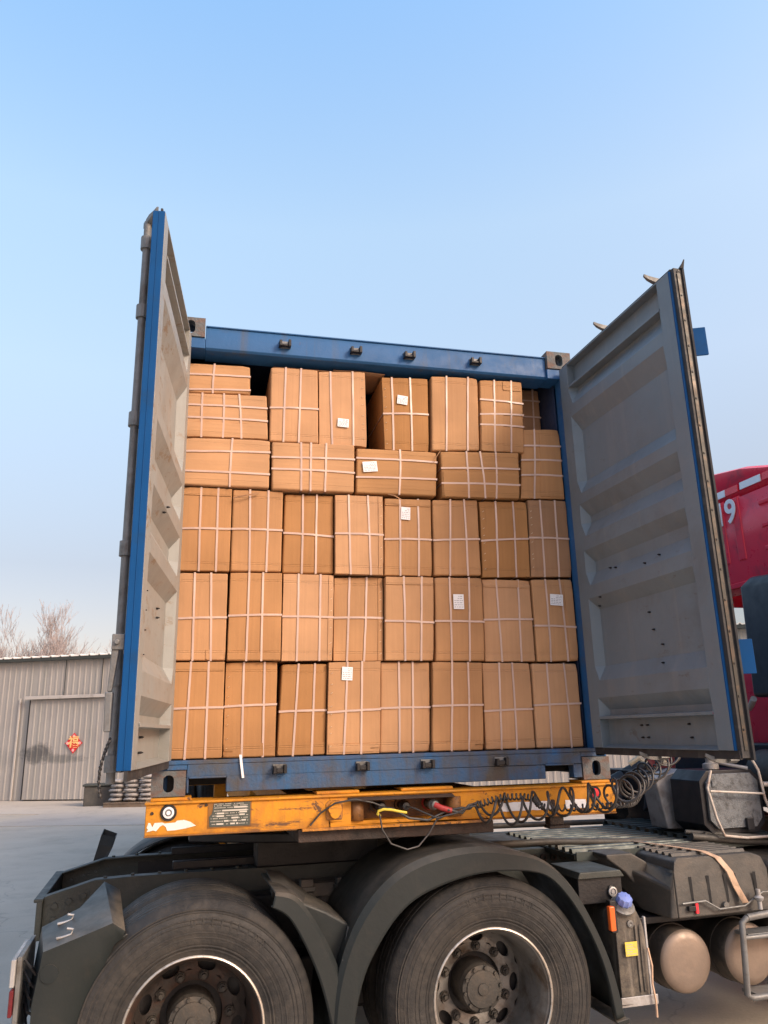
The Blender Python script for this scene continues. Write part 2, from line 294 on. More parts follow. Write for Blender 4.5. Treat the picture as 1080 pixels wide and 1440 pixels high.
# ------------------------------------------------------------------ mesh helper
def V(*a): return Vector(a)
class MB:
    def __init__(s, f=None): s.bm = bmesh.new(); s.f = f; s.mi = 0
    def P(s, p): p = Vector(p); return s.f(p) if s.f else p
    def face(s, pts):
        f = s.bm.faces.new([s.bm.verts.new(s.P(p)) for p in pts]); f.material_index = s.mi; return f
    def box(s, a, b):
        x0, y0, z0 = a; x1, y1, z1 = b
        s.hexa([(x0, y0, z0), (x1, y0, z0), (x1, y1, z0), (x0, y1, z0), (x0, y0, z1), (x1, y0, z1), (x1, y1, z1), (x0, y1, z1)])
    def hexa(s, c):
        v = [s.bm.verts.new(s.P(p)) for p in c]
        for q in ((0, 3, 2, 1), (4, 5, 6, 7), (0, 1, 5, 4), (1, 2, 6, 5), (2, 3, 7, 6), (3, 0, 4, 7)):
            s.bm.faces.new([v[i] for i in q]).material_index = s.mi
    def loft(s, rings, closed=False, caps=False):
        vs = [[s.bm.verts.new(s.P(p)) for p in r] for r in rings]
        for a, b in zip(vs, vs[1:]):
            n = len(a)
            for i in range(n if closed else n-1):
                s.bm.faces.new((a[i], a[(i+1) % n], b[(i+1) % n], b[i])).material_index = s.mi
        if caps:
            for r in (vs[0], vs[-1]):
                try: s.bm.faces.new(r).material_index = s.mi
                except ValueError: pass
    def tube(s, path, r, n=10, cap=True):
        pts = [Vector(p) for p in path]; rings = []
        up = V(0, 0, 1); t0 = (pts[1]-pts[0]).normalized()
        if abs(t0.dot(up)) > .9: up = V(1, 0, 0)
        nrm = (up - t0*up.dot(t0)).normalized()
        for i, p in enumerate(pts):
            t = (pts[min(i+1, len(pts)-1)]-pts[max(i-1, 0)]).normalized()
            nrm = (nrm - t*nrm.dot(t)).normalized(); b = t.cross(nrm)
            rr = r[i] if isinstance(r, (list, tuple)) else r
            rings.append([p+rr*(math.cos(a)*nrm+math.sin(a)*b) for a in [2*math.pi*k/n for k in range(n)]])
        s.loft(rings, True, cap)
    def lathe(s, prof, c=(0, 0, 0), axis='y', n=48, closed=False):
        c = Vector(c); rings = []
        for k in range(n+1 if False else n):
            a = 2*math.pi*k/n; ca, sa = math.cos(a), math.sin(a); ring = []
            for r, h in prof:
                if axis == 'y': ring.append(c+V(r*ca, h, r*sa))
                elif axis == 'z': ring.append(c+V(r*ca, r*sa, h))
                else: ring.append(c+V(h, r*ca, r*sa))
            rings.append(ring)
        vs = [[s.bm.verts.new(s.P(p)) for p in r] for r in rings]
        m = len(prof)
        for k in range(n):
            a, b = vs[k], vs[(k+1) % n]
            for i in range(m if closed else m-1):
                j = (i+1) % m
                s.bm.faces.new((a[i], a[j], b[j], b[i])).material_index = s.mi
    def disc(s, c, r, h, axis='y', n=24):      # solid short cylinder
        h0, h1 = sorted((0, h)); s.lathe([(0.0005, h0), (r, h0), (r, h1), (0.0005, h1)], c, axis, n)
    def prism(s, outl, a, b, axis='y'):
        def q(p, h): return {'y': (p[0], h, p[1]), 'x': (h, p[0], p[1]), 'z': (p[0], p[1], h)}[axis]
        s.loft([[q(p, a) for p in outl], [q(p, b) for p in outl]], True, True)
    def build(s, name, m, parent=None, bevel=0.0, smooth=None, loc=None, segs=2):
        bmesh.ops.remove_doubles(s.bm, verts=s.bm.verts, dist=1e-6)
        bmesh.ops.recalc_face_normals(s.bm, faces=s.bm.faces)
        me = bpy.data.meshes.new(name); s.bm.to_mesh(me); s.bm.free()
        for x in (m if isinstance(m, (list, tuple)) else [m]): me.materials.append(M[x] if isinstance(x, str) else x)
        if smooth is not None:
            me.shade_smooth(); me.set_sharp_from_angle(angle=R(smooth))
        o = bpy.data.objects.new(name, me); col.objects.link(o)
        if parent: o.parent = parent
        if loc: o.location = loc
        if bevel:
            md = o.modifiers.new('bevel', 'BEVEL'); md.width = bevel; md.segments = segs; md.limit_method = 'ANGLE'; md.angle_limit = R(38); md.harden_normals = True
            me.shade_smooth(); me.set_sharp_from_angle(angle=R(smooth or 38))
        return o
def empty(name, loc=(0, 0, 0), rz=0):
    o = bpy.data.objects.new(name, None); col.objects.link(o); o.location = loc; o.rotation_euler = (0, 0, rz); o.empty_display_size = .2; return o
def tag(o, label=None, cat=None, group=None, kind=None):
    if label: o['label'] = label
    if cat: o['category'] = cat
    if group: o['group'] = group
    if kind: o['kind'] = kind
    return o
def text_mesh(name, body, size, m, extrude=.001, bold=0.0):
    cu = bpy.data.curves.new(name, 'FONT'); cu.body = body; cu.size = size; cu.extrude = extrude; cu.offset = bold; cu.space_character = .84; cu.align_x = 'CENTER'; cu.align_y = 'CENTER'
    t = bpy.data.objects.new(name, cu); col.objects.link(t)
    bpy.context.view_layer.update()
    me = bpy.data.meshes.new_from_object(t.evaluated_get(bpy.context.evaluated_depsgraph_get()))
    bpy.data.objects.remove(t); me.name = name; me.materials.clear(); me.materials.append(M[m])
    o = bpy.data.objects.new(name, me); col.objects.link(o); return o

ZC = 1.48      # underside of the container above ground

# ================================================================== SETTING
b = MB(); b.face([(-400, -400, 0), (400, -400, 0), (400, 400, 0), (-400, 400, 0)])
tag(b.build('ground', 'ground'), kind='structure')
# pale apron slab in front of the shed, runs parallel to the shed
A = V(-6.5, 22.8, 0); T_ = V(.9062, -.4229, 0); N_ = V(-.4229, -.9062, 0)      # N_ points towards the camera
b = MB()
ap = [A+T_*-40+N_*-12, A+T_*45+N_*-12, A+T_*45+N_*3.2, A+T_*4.2+N_*6.4, A+T_*4.0+N_*3.9, A+T_*-40+N_*3.9]
b.loft([[p+V(0, 0, -.02) for p in ap], [p+V(0, 0, .012) for p in ap]], True, True)
tag(b.build('pavement', 'apron'), kind='structure')

# ================================================================== SHED
SH = empty('corrugated_shed', A, math.atan2(T_.y, T_.x))
tag(SH, 'long grey corrugated metal shed with a white roof edge behind the truck', 'shed')
def ribbed(b, x0, x1, z0, z1, y, pitch=.195, d=.013):
    x = x0; top = []
    while x < x1-1e-6:
        for dx, dy in ((0, 0), (pitch*.62, 0), (pitch*.70, -d), (pitch*.92, -d)):
            if x+dx < x1: top.append((x+dx, y+dy))
        x += pitch
    top.append((x1, y))
    b.loft([[(p[0], p[1], z0) for p in top], [(p[0], p[1], z1) for p in top]])
EV = 4.22
b = MB(); ribbed(b, -36, .74, .02, EV, 0); ribbed(b, .74, 4.9, 2.98, EV, 0); ribbed(b, 4.9, 42, .02, EV, 0)
b.box((-36, .1, 0), (-35.9, 12, EV)); b.box((41.9, .1, 0), (42, 12, EV)); b.box((-36, 12, 0), (42, 12.1, EV-.02))
b.build('wall', 'shed', SH)
b = MB(); ribbed(b, -36.2, 42.2, 0, 0.001, 0)
b.bm.clear()
x = -36.2; rows = []
while x < 42.2:
    for dx, dz in ((0, 0), (.22, 0), (.25, .035), (.29, .035), (.32, 0)):
        rows.append((x+dx, dz))
    x += .33
b.loft([[(p[0], -.22, EV+p[1]+.02) for p in rows], [(p[0], 6, EV+p[1]+.30) for p in rows], [(p[0], 12.2, EV+p[1]+.1) for p in rows]])
o = b.build('roof', 'white', SH); sol = o.modifiers.new('t', 'SOLIDIFY'); sol.thickness = .03
b = MB(); b.box((-36.1, -.2, EV-.10), (42.1, -.05, EV+.012)); b.build('eave_beam', 'frame', SH)
b = MB(); ribbed(b, .74, 4.85, .05, 2.94, -.09); b.build('sliding_door', 'shed', SH)
b = MB(); b.box((.60, -.22, 2.95), (5.2, -.10, 3.05)); b.box((.30, -.06, .02), (.36, -.02, 3.0)); b.build('door_rail', 'shed_trim', SH, .01)
b = MB(); b.box((.705, -.10, .05), (.738, -.035, 2.94)); b.build('door_jamb', 'frame_dark', SH)
for sx_ in (-1.35, 1.8, 3.05):
    b = MB(); b.box((sx_, -.045, (0.03 if sx_ < .3 else 3.06)), (sx_+.02, -.032, EV-.1)); b.build('panel_seam', 'frame', SH)
# spring festival paper square on the shed door
FS = empty('paper_decoration', A+T_*2.34+N_*.13+V(0, 0, 1.64), SH.rotation_euler.z)
tag(FS, 'red diamond paper with a golden fu character on the shed door', 'paper decoration')
b = MB(); k = .30
b.prism([(k, 0), (k*.82, .03), (.03, k*.9), (0, k), (-.03, k*.9), (-k*.82, .03), (-k, 0), (-k*.82, -.03), (-.03, -k*.9), (0, -k), (.03, -k*.9), (k*.82, -.03)], -.006, 0)
b.prism([(.0+a_[0]*.27, a_[1]*.27) for a_ in ((1, 0), (0, 1), (-1, 0), (0, -1))], -.009, -.007)
b.build('paper', 'signred', FS)
t = text_mesh('character', '\u798f', .36, 'signgold', .003, .006); t.parent = FS; t.rotation_euler = (R(90), 0, 0); t.location = (0, -.016, .01)
for cx_, cz_ in ((.2, 0), (-.2, 0), (0, .2), (0, -.2)):
    b = MB(); b.prism([(cx_+.045*math.cos(a), cz_+.045*math.sin(a)) for a in [i*math.pi/4 for i in range(8)]], -.014, -.010); b.build('corner_ornament', 'signpink', FS)

# pallet stack of grey bundles in front of the shed
PL = empty('pallet', (-2.45, 19.0, 0), R(-18)); tag(PL, 'low dark wooden pallet under the grey bundles by the shed', 'pallet')
for i in range(3):
    b = MB(); b.box((-.62, -.5+i*.42, 0.012), (.62, -.4+i*.42, .1)); b.build('runner', 'wood', PL)
b = MB()
for i in range(7): b.box((-.62+i*.18, -.52, .102), (-.48+i*.18, .46, .125))
b.build('deck', 'wood', PL)
rw = ['bottom', 'second', 'third', 'fourth', 'fifth', 'top']
for lv in range(6):
    for c in range(3):
        if lv == 5 and c == 0: continue
        b = MB(); wx = .36; 
        def bf(p, s=lv*7+c): 
            q = p.copy(); q += .02*noise.noise_vector(p*5+V(s, 0, 0)); return q
        b.f = bf; b.tube([(-wx/2, 0, 0), (-wx/2+.03, 0, 0), (0, 0, 0), (wx/2-.03, 0, 0), (wx/2, 0, 0)], [.03, .055, .057, .055, .03], 8)
        o = b.build('wrapped_bundle', 'stone', smooth=50)
        o.scale = (1, 5.2, .98); o.rotation_euler = (0, 0, R(-18)); off = Matrix.Rotation(R(-18), 3, 'Z') @ V(-.4+c*.4+(.02 if lv % 2 else -.02), -.05, 0)
        o.location = V(-2.45, 19.0, .185+lv*.115)+off
        tag(o, 'grey wrapped bundle, %s layer of the pallet stack, %s column' % (rw[lv], ['left', 'middle', 'right'][c]), 'bundle', 'grey bundles stacked on the pallet')
CR = MB(); CR.box((-.42, -.25, 0), (.42, .25, .5)); CR.mi = 1; CR.box((-.46, -.3, .5), (.46, .3, .56))
cr = CR.build('metal_crate', ['plastic_dusty', 'frame'], loc=(-3.35, 19.6, .012), bevel=.02); tag(cr, 'small grey metal crate left of the pallet of bundles', 'crate')

# ================================================================== TREES
def bare_tree(x, y, h, seed, label, spread=1.0):
    rnd = random.Random(seed)
    t = empty('bare_tree', (x, y, 0)); tag(t, label, 'tree', 'bare winter trees behind the shed')
    tb = MB(); cb = MB()
    def grow(p, d, L, r, lev):
        n = 4; pts = [p]; rr = [r]
        for i in range(n):
            d = (d+V(rnd.uniform(-.16, .16), rnd.uniform(-.16, .16), .07)).normalized()
            pts.append(pts[-1]+d*L/n); rr.append(r*(1-.55*(i+1)/n))
        (tb if lev == 0 else cb).tube(pts, [max(q, .0048) for q in rr], 5 if lev < 2 else 3, False)
        if lev >= 5: return
        kids = (7, 5, 4, 4, 3)[lev]
        for k in range(kids):
            i = rnd.choice((2, 3, 4) if lev else (1, 2, 3, 4)); ax = rnd.uniform(0, 6.28); tilt = rnd.uniform(.25, .75)*spread
            side = Vector((math.cos(ax), math.sin(ax), 0)); nd = (d*math.cos(tilt)+side*math.sin(tilt)).normalized()
            nd.z = abs(nd.z)*.8+.25
            grow(pts[i], nd.normalized(), L*rnd.uniform(.52, .72), rr[i]*.68, lev+1)
    grow(V(0, 0, 0), V(0, 0, 1), h*.42, h*.017, 0)
    tb.build('trunk', 'bark', t); cb.build('crown', 'twig', t)
tr = [(-10.6, 34, 6.9, 'leftmost bushy bare tree over the shed roof'), (-9.4, 33, 6.7, 'bushy bare tree, second from the left over the shed roof'),
      (-8.6, 34.5, 7.1, 'bare tree with dense fine twigs, third from the left'), (-7.9, 33, 6.6, 'bare tree over the shed, fourth from the left'),
      (-7.1, 34, 6.8, 'bushy bare tree just left of the tallest one'), (-6.1, 33, 7.4, 'tallest bare tree, standing above the others behind the shed'),
      (-5.3, 34, 6.8, 'slender bare tree just right of the tallest one'), (-4.5, 33.5, 6.4, 'rightmost bare tree, low beside the open container door')]
for i, (x, y, h, lb) in enumerate(tr): bare_tree(x, y, h*.99, 40+i, lb, 1.0 if i != 5 else .75)

# ================================================================== CONTAINER
CT = empty('shipping_container', (0, 0, ZC))
tag(CT, 'blue shipping container with both grey doors swung open and full of cartons', 'shipping container')
W2 = 1.219; L = 12.192; H = 2.591
# corner castings with real oval holes
def casting(cx, cz, y0):                     # cx,cz: min corner; 162 x 118 face at y0, 178 deep
    b = MB(); w_, h_, d_ = .162, .118, .178; n = 32
    cxm, czm = cx+w_/2, cz+h_/2
    def ringrect(y):
        out = []
        for k in range(n):
            a = 2*math.pi*k/n; dx, dz = math.cos(a), math.sin(a); s = min(w_/2/max(abs(dx), 1e-6), h_/2/max(abs(dz), 1e-6)); out.append((cxm+dx*s, y, czm+dz*s))
        for sx_ in (-1, 1):                 # snap to corners
            for sz_ in (-1, 1):
                k = min(range(n), key=lambda i: (out[i][0]-cxm-sx_*w_/2)**2+(out[i][2]-czm-sz_*h_/2)**2); out[k] = (cxm+sx_*w_/2, y, czm+sz_*h_/2)
        return out
    def hole(y, g=1.0):
        out = []
        for k in range(n):
            a = 2*math.pi*k/n; r = .0255*g
            out.append((cxm+r*math.cos(a)*1.0, y, czm+r*math.sin(a)+(.0145*g if math.sin(a) > 1e-6 else (-.0145*g if math.sin(a) < -1e-6 else 0))))
        return out
    b.loft([ringrect(y0+d_*(1 if y0 < 5 else -1)), ringrect(y0), hole(y0), hole(y0+.028*(1 if y0 < 5 else -1))], True, False)
    bk = y0+.10*(1 if y0 < 5 else -1)
    b.loft([ringrect(y0+.03), ringrect(y0+.03)][:1]+[ringrect(y0+.03)][:0]) if False else None
    b.mi = 1; b.loft([hole(y0+.028), hole(bk, 1.5)] if y0 < 5 else [hole(y0-.028), hole(bk, 1.5)], True, False)
    if cz < 1 or y0 > 5: b.face(hole(bk, 1.5))
    return b.build('corner_casting', ['casting', 'frame_dark'], CT, smooth=35)
for y0 in (-.004, L+.004):
    for sx_ in (-W2-.003, W2-.159):
        casting(sx_, 0, y0); casting(sx_, H-.118, y0)
def mapC(p): return p
# rear sill (facing camera) with two pocket notches
b = MB()
b.box((-1.055, 0, .086), (1.055, .06, .145)); b.box((-.866, .0, .012), (.838, .06, .086)); b.box((-1.055, 0, .012), (-1.046, .06, .086)); b.box((1.004, 0, .012), (1.055, .06, .086))
b.box((-W2+.02, .0, .145), (W2-.02, .17, .165)); b.box((-W2+.015, .002, .12), (-1.056, .15, .144)); b.box((1.056, .002, .12), (W2-.015, .15, .144))
b.mi = 1
b.box((-1.046, -.012, .079), (-.866, .0, .089)); b.box((.838, -.012, .079), (1.004, 0, .089))
b.build('rear_sill', ['blue_sill', 'blue_sill'], CT, .004)
# header
b = MB()
b.loft([[(x, 0.022, 2.545), (x, .022, 2.42), (x, .034, 2.408), (x, .16, 2.40), (x, .16, 2.56), (x, .03, 2.56)] for x in (-1.056, -.9, .9, 1.056)], True, True)
b.box((-1.055, .014, 2.548), (1.055, .10, 2.5565))
b.box((-W2+.02, .004, 2.405), (-1.057, .15, 2.47)); b.box((1.057, .004, 2.405), (W2-.02, .15, 2.47))
b.build('door_header', 'blue', CT, .003)
for sx_ in (-1, 1):                              # corner posts
    b = MB(); x0, x1 = (W2-.075, W2-.006)
    b.box((min(sx_*x0, sx_*x1), .002, .118), (max(sx_*x0, sx_*x1), .09, 2.473)); b.build('corner_post', 'blue', CT, .006)
    b = MB(); b.box((min(sx_*x0, sx_*x1), L-.09, .118), (max(sx_*x0, sx_*x1), L-.002, 2.473)); b.build('corner_post', 'blue', CT, .006)
    b = MB(); z0, z1 = .13, 2.5; y = .09; rows = []; 
    while y < L-.1:
        for dy, dx in ((0, 0), (.07, 0), (.105, .036), (.175, .036), (.21, 0)): rows.append((min(y+dy, L-.09), dx))
        y += .278
    b.loft([[(sx_*(W2-.012-dx), yy, z0) for yy, dx in rows], [(sx_*(W2-.012-dx), yy, z1) for yy, dx in rows]]); b.build('side_wall', 'blue', CT)
    b = MB(); b.box((min(sx_*(W2-.07), sx_*(W2-.005)), .09, .02), (max(sx_*(W2-.07), sx_*(W2-.005)), L-.09, .15)); b.box((min(sx_*(W2-.06), sx_*(W2-.005)), .12, 2.49), (max(sx_*(W2-.06), sx_*(W2-.005)), L-.12, 2.55)); b.build('side_rail', 'blue', CT, .004)
b = MB(); b.box((-W2+.06, .17, .12), (W2-.06, L-.1, .16)); b.build('floor', 'wood', CT)
b = MB()
for i in range(28): b.box((-W2+.075, .35+i*.42, .03), (W2-.075, .39+i*.42, .118))
b.build('cross_member', 'frame_dark', CT)
b = MB(); rows = []; y = .16
while y < L-.16:
    for dy, dz in ((0, 0), (.09, 0), (.11, .02), (.18, .02), (.20, 0)): rows.append((y+dy, dz))
    y += .22
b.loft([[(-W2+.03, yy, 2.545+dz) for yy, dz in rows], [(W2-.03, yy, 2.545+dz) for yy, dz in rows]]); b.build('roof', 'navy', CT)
b = MB(); b.box((-W2+.07, L-.06, .12), (W2-.07, L-.03, 2.5)); b.build('front_wall', 'blue', CT)
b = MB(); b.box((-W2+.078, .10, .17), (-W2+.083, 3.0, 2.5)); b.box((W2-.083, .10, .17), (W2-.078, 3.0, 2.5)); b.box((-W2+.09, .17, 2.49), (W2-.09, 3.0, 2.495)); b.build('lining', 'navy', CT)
def keeper(x, z, up):
    b = MB((lambda p: V(p.x, p.y+.023, p.z)) if up else None); b.box((x-.034, -.010, z-.022), (x+.034, .0, z+.022)); b.mi = 1
    b.box((x-.034, -.045, z-.022), (x-.018, -.01, z+.014)); b.box((x+.018, -.045, z-.022), (x+.034, -.01, z+.020)); b.box((x-.018, -.036, z-.018), (x+.018, -.01, z-.006 if up else z+.004))
    b.build('lock_keeper', ['galv', 'frame_dark'], CT, .003)
for x in (-.602, -.178, .153, .578): keeper(x, 2.478, True)
for x in (-.605, -.181, .167, .578): keeper(x, .112, False)

# ---------------------------------------------------------------- doors
PROF = [(2.45, 0), (2.444, 0), (2.442, .05), (2.302, .05), (2.300, -.004), (2.288, -.004), (2.284, .046), (2.262, .046), (2.17, 0), (2.10, 0), (2.0, .046), (1.68, .046), (1.60, 0), (1.54, 0), (1.46, .046),
        (1.42, .046), (1.34, 0), (1.26, 0), (1.19, .046), (1.13, .046), (1.05, 0), (.98, 0), (.915, .046), (.60, .046), (.52, 0), (.43, 0), (.366, .046), (.335, .046), (.330, -.004), (.318, -.004), (.314, .05), (.185, .05), (.168, 0)]
def door(h, e, z0, z1, paint, right):
    hx = V(*h, 0); d = V(e[0]-h[0], e[1]-h[1], 0); wd = d.length; u = d.normalized(); wv = V(-u.y, u.x, 0)
    if not right: wv = -wv                   # outward
    if wv.x * (1 if right else -1) < 0: wv = -wv
    f = lambda p: hx+u*p.x+wv*p.y+V(0, 0, p.z)
    # frame : two stiles, end faces blue
    b = MB(f); b.box((0, 0, z0), (.095, .05, z1)); b.box((wd-.105, 0, z0), (wd-.008, .05, z1)); b.mi = 1
    b.box((wd-.008, .0015, z0), (wd, .0505, z1)); b.box((-.003, .004, z0+.01), (0, .0485, z1-.01)); b.box((0, .05, z0), (.095, .053, z1)); b.box((wd-.105, .05, z0), (wd-.008, .053, z1))
    if not right: b.box((wd, .0235, z0+.004), (wd+.0025, .0265, z1-.004))
    D = b.build('door', [paint, 'blue_bright'], CT, .003)
    a0, a1 = .0951, wd-.1051
    st = [a0, a0+.035, a0+.036, (a0+a1)/2, a1-.009, a1-.008, a1]
    b = MB(f); rows = []
    for z, dd in PROF:
        r = []
        for i, s_ in enumerate(st):
            q = 0 if i in (0, 6) else dd
            if dd in (.05, -.004) and i in (0, 6): q = min(dd, .05)
            sx_ = s_
            if dd in (.05, -.004): sx_ = [a0, a0+.001, a0+.002, (a0+a1)/2, a1-.002, a1-.001, a1][i]
            r.append((sx_, max(q, -.004)+.001, z))
        rows.append(r)
    b.loft(rows); p = b.build('panel', paint, D); so = p.modifiers.new('t', 'SOLIDIFY'); so.thickness = .0025; so.offset = 0
    # seal
    b = MB(f)
    b.box((0, .010, z0-.036), (wd+.015, .022, z0-.0005)); b.build('bottom_seal', 'rubber', D); b = MB(f); b.box((0.02, .010, z1+.0005), (wd, .02, z1+.014))
    if right:
        b.hexa([(wd+.0005, .012, z0-.03), (wd+.022, .016, z0-.03), (wd+.022, .06, z0-.03), (wd+.0005, .052, z0-.03), (wd+.0005, .012, z1+.01), (wd+.02, .016, z1+.01), (wd+.02, .06, z1+.01), (wd+.0005, .052, z1+.01)])
        b.hexa([(wd-.01, .056, z0-.04), (wd+.035, .06, z0-.04), (wd+.038, .068, z0-.04), (wd-.01, .066, z0-.04), (wd-.01, .056, z1+.01), (wd+.028, .060, z1+.01), (wd+.032, .068, z1+.01), (wd-.01, .066, z1+.01)])
        b.hexa([(wd-.0, .05, z1+.01), (wd+.028, .05, z1+.01), (wd+.032, .068, z1+.01), (wd-.0, .066, z1+.01), (wd+.03, .06, z1+.035), (wd+.045, .062, z1+.05), (wd+.045, .068, z1+.05), (wd+.03, .066, z1+.035)])
    b.build('seal', 'rubber', D, .002)
    if right:
        b = MB(f); b.box((wd+.0225, .030, z0), (wd+.0255, .047, z1-.02)); b.mi = 1
        for k in range(17): b.disc((0, 0, 0), .001, .001) if False else b.box((wd+.0256, .035, z0+.08+k*.137), (wd+.029, .042, z0+.088+k*.137))
        b.build('seal_retainer', ['strip', 'frame_dark'], D)
    # locking bars on the outer face
    for s_ in (wd-.16, wd-.66):
        b = MB(f); b.tube([(s_, .098, z0-.05), (s_, .098, z1+.05)], .017, 12); lb = b.build('locking_bar', 'galv', D, smooth=40)
        for zz in (z0+.02, z0+.33, 1.0, 1.55, 2.05, z1-.06):
            b = MB(f); b.box((s_-.045, .054, zz-.03), (s_+.045, .068, zz+.03)); b.lathe([(.0175, -.03), (.026, -.03), (.026, .03), (.0175, .03)], (s_, .098, zz), 'z', 14, True); b.build('bar_guide', 'galv', D)
        for zz, s2 in ((z1+.045, 1), (z0-.045, -1))[:2 if right else 1]:  # hook cams
            b = MB(f) if right else MB(lambda p, s_=s_: f(V(s_+(.098-p.y)*.5, .098-(p.x-s_)*1.2-(.098-p.y)*.35, p.z+(.098-p.y)*.12)))
            b.prism([(s_-.012, zz-.016*s2), (s_+.03, zz-.014*s2), (s_+.035, zz), (s_+.012, zz+.012*s2), (s_-.012, zz+.012*s2)], .075, .12)
            b.loft([[(s_-.014, .075, zz-.012), (s_+.014, .075, zz-.012), (s_+.014, .075, zz+.012), (s_-.014, .075, zz+.012)],
                    [(s_-.012, .03, zz-.008), (s_+.012, .03, zz-.008), (s_+.014, .03, zz+.016), (s_-.014, .03, zz+.016)],
                    [(s_-.008, -.005, zz+.004), (s_+.010, -.005, zz+.004), (s_+.012, -.004, zz+.022), (s_-.006, -.004, zz+.022)],
                    [(s_-.002, -.028, zz+.02), (s_+.006, -.028, zz+.02), (s_+.007, -.026, zz+.032), (s_+.0, -.026, zz+.032)]], True, True)
            b.build('locking_cam', 'galv', D, smooth=50)
    # hinges
    for zz in (.32, .95, 1.62, 2.28):
        b = MB(f); b.box((-.03, .053, zz-.06), (.12, .063, zz+.06)); b.lathe([(.0005, -.06), (.016, -.06), (.016, .06), (.0005, .06)], (-.03, .066, zz), 'z', 12); b.build('hinge', 'blue', D)
    # inside bolts
    bl = [(.30, 1.12), (.36, 1.11), (.77, 1.09), (.66, 1.07), (.60, .83), (.62, .74), (.68, .66), (.69, .57), (.42, .28), (.47, .28), (.42, .22), (.47, .22), (.80, .28), (.81, .22), (.22, .97), (.16, .93)] if right else \
         [(.62, 1.27), (.64, 1.24), (.80, .86), (.80, .78), (.79, .70), (.80, .60), (.66, .28), (.68, .28), (.66, .22), (.69, .22), (.45, .84), (.44, .80)]
    for s_, zz in bl:
        dd = .046
        for (za, da), (zb, db) in zip(PROF, PROF[1:]):
            if zb <= zz <= za: dd = da+(db-da)*(za-zz)/max(za-zb, 1e-6)
        b = MB(f); b.disc((s_, dd-.012, zz), .0048, .010, 'y', 8); b.disc((s_, dd-.018, zz), .0026, .008, 'y', 6); b.build('bolt', 'frame_dark', D)
    # handles
    s_ = wd-.16
    if right:
        for zz in (2.09, .56):
            b = MB(f); b.box((wd-.14, .12, zz-.07), (wd+.03, .20, zz+.07)) if False else b.hexa([(wd-.06, .068, zz-.075), (wd-.05, .068, zz-.075), (wd-.0, .17, zz-.075), (wd-.01, .17, zz-.075), (wd-.06, .068, zz+.075), (wd-.05, .068, zz+.075), (wd-.0, .17, zz+.075), (wd-.01, .17, zz+.075)])
            b.build('blue_plate', 'blue_bright', D, .002)
    else:
        b = MB(f); b.box((wd-.035, .054, .590), (wd-.018, .100, .648)); b.disc((wd-.017, .080, .618), .010, .010, 'x', 16); b.build('handle_hub', 'galv', D, .004)
        b = MB(f); b.hexa([(wd-.05, .085, .30), (wd-.02, .085, .30), (wd-.02, .108, .30), (wd-.05, .108, .30), (wd-.055, .085, .44), (wd-.02, .085, .44), (wd-.02, .112, .44), (wd-.055, .112, .44)])
        b.hexa([(wd-.045, .09, .44), (wd-.025, .09, .44), (wd-.025, .106, .44), (wd-.045, .106, .44), (wd-.05, .072, .60), (wd-.025, .072, .60), (wd-.025, .10, .60), (wd-.05, .10, .60)]); b.build('handle', 'galv', D, .005)
        b = MB(f); pts = []
        for k in range(60):
            t_ = k/59; a = k*1.3
            pts.append((wd-.03+.0015*math.cos(a), .082+.03*math.sin(t_*2.4)+.004*noise.noise(V(k*.5, 0, 0)), .30-.20*t_-.02))
        b.tube(pts, [.005+.003*abs(noise.noise(V(k*.4, 3, 0))) for k in range(60)], 6); b.build('wire_tie', 'frame_dark', D, smooth=50)
    return D
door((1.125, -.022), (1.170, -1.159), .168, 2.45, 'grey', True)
door((-1.133, -.03), (-1.244, -1.137), .168, 2.45, 'grey_lit', False)

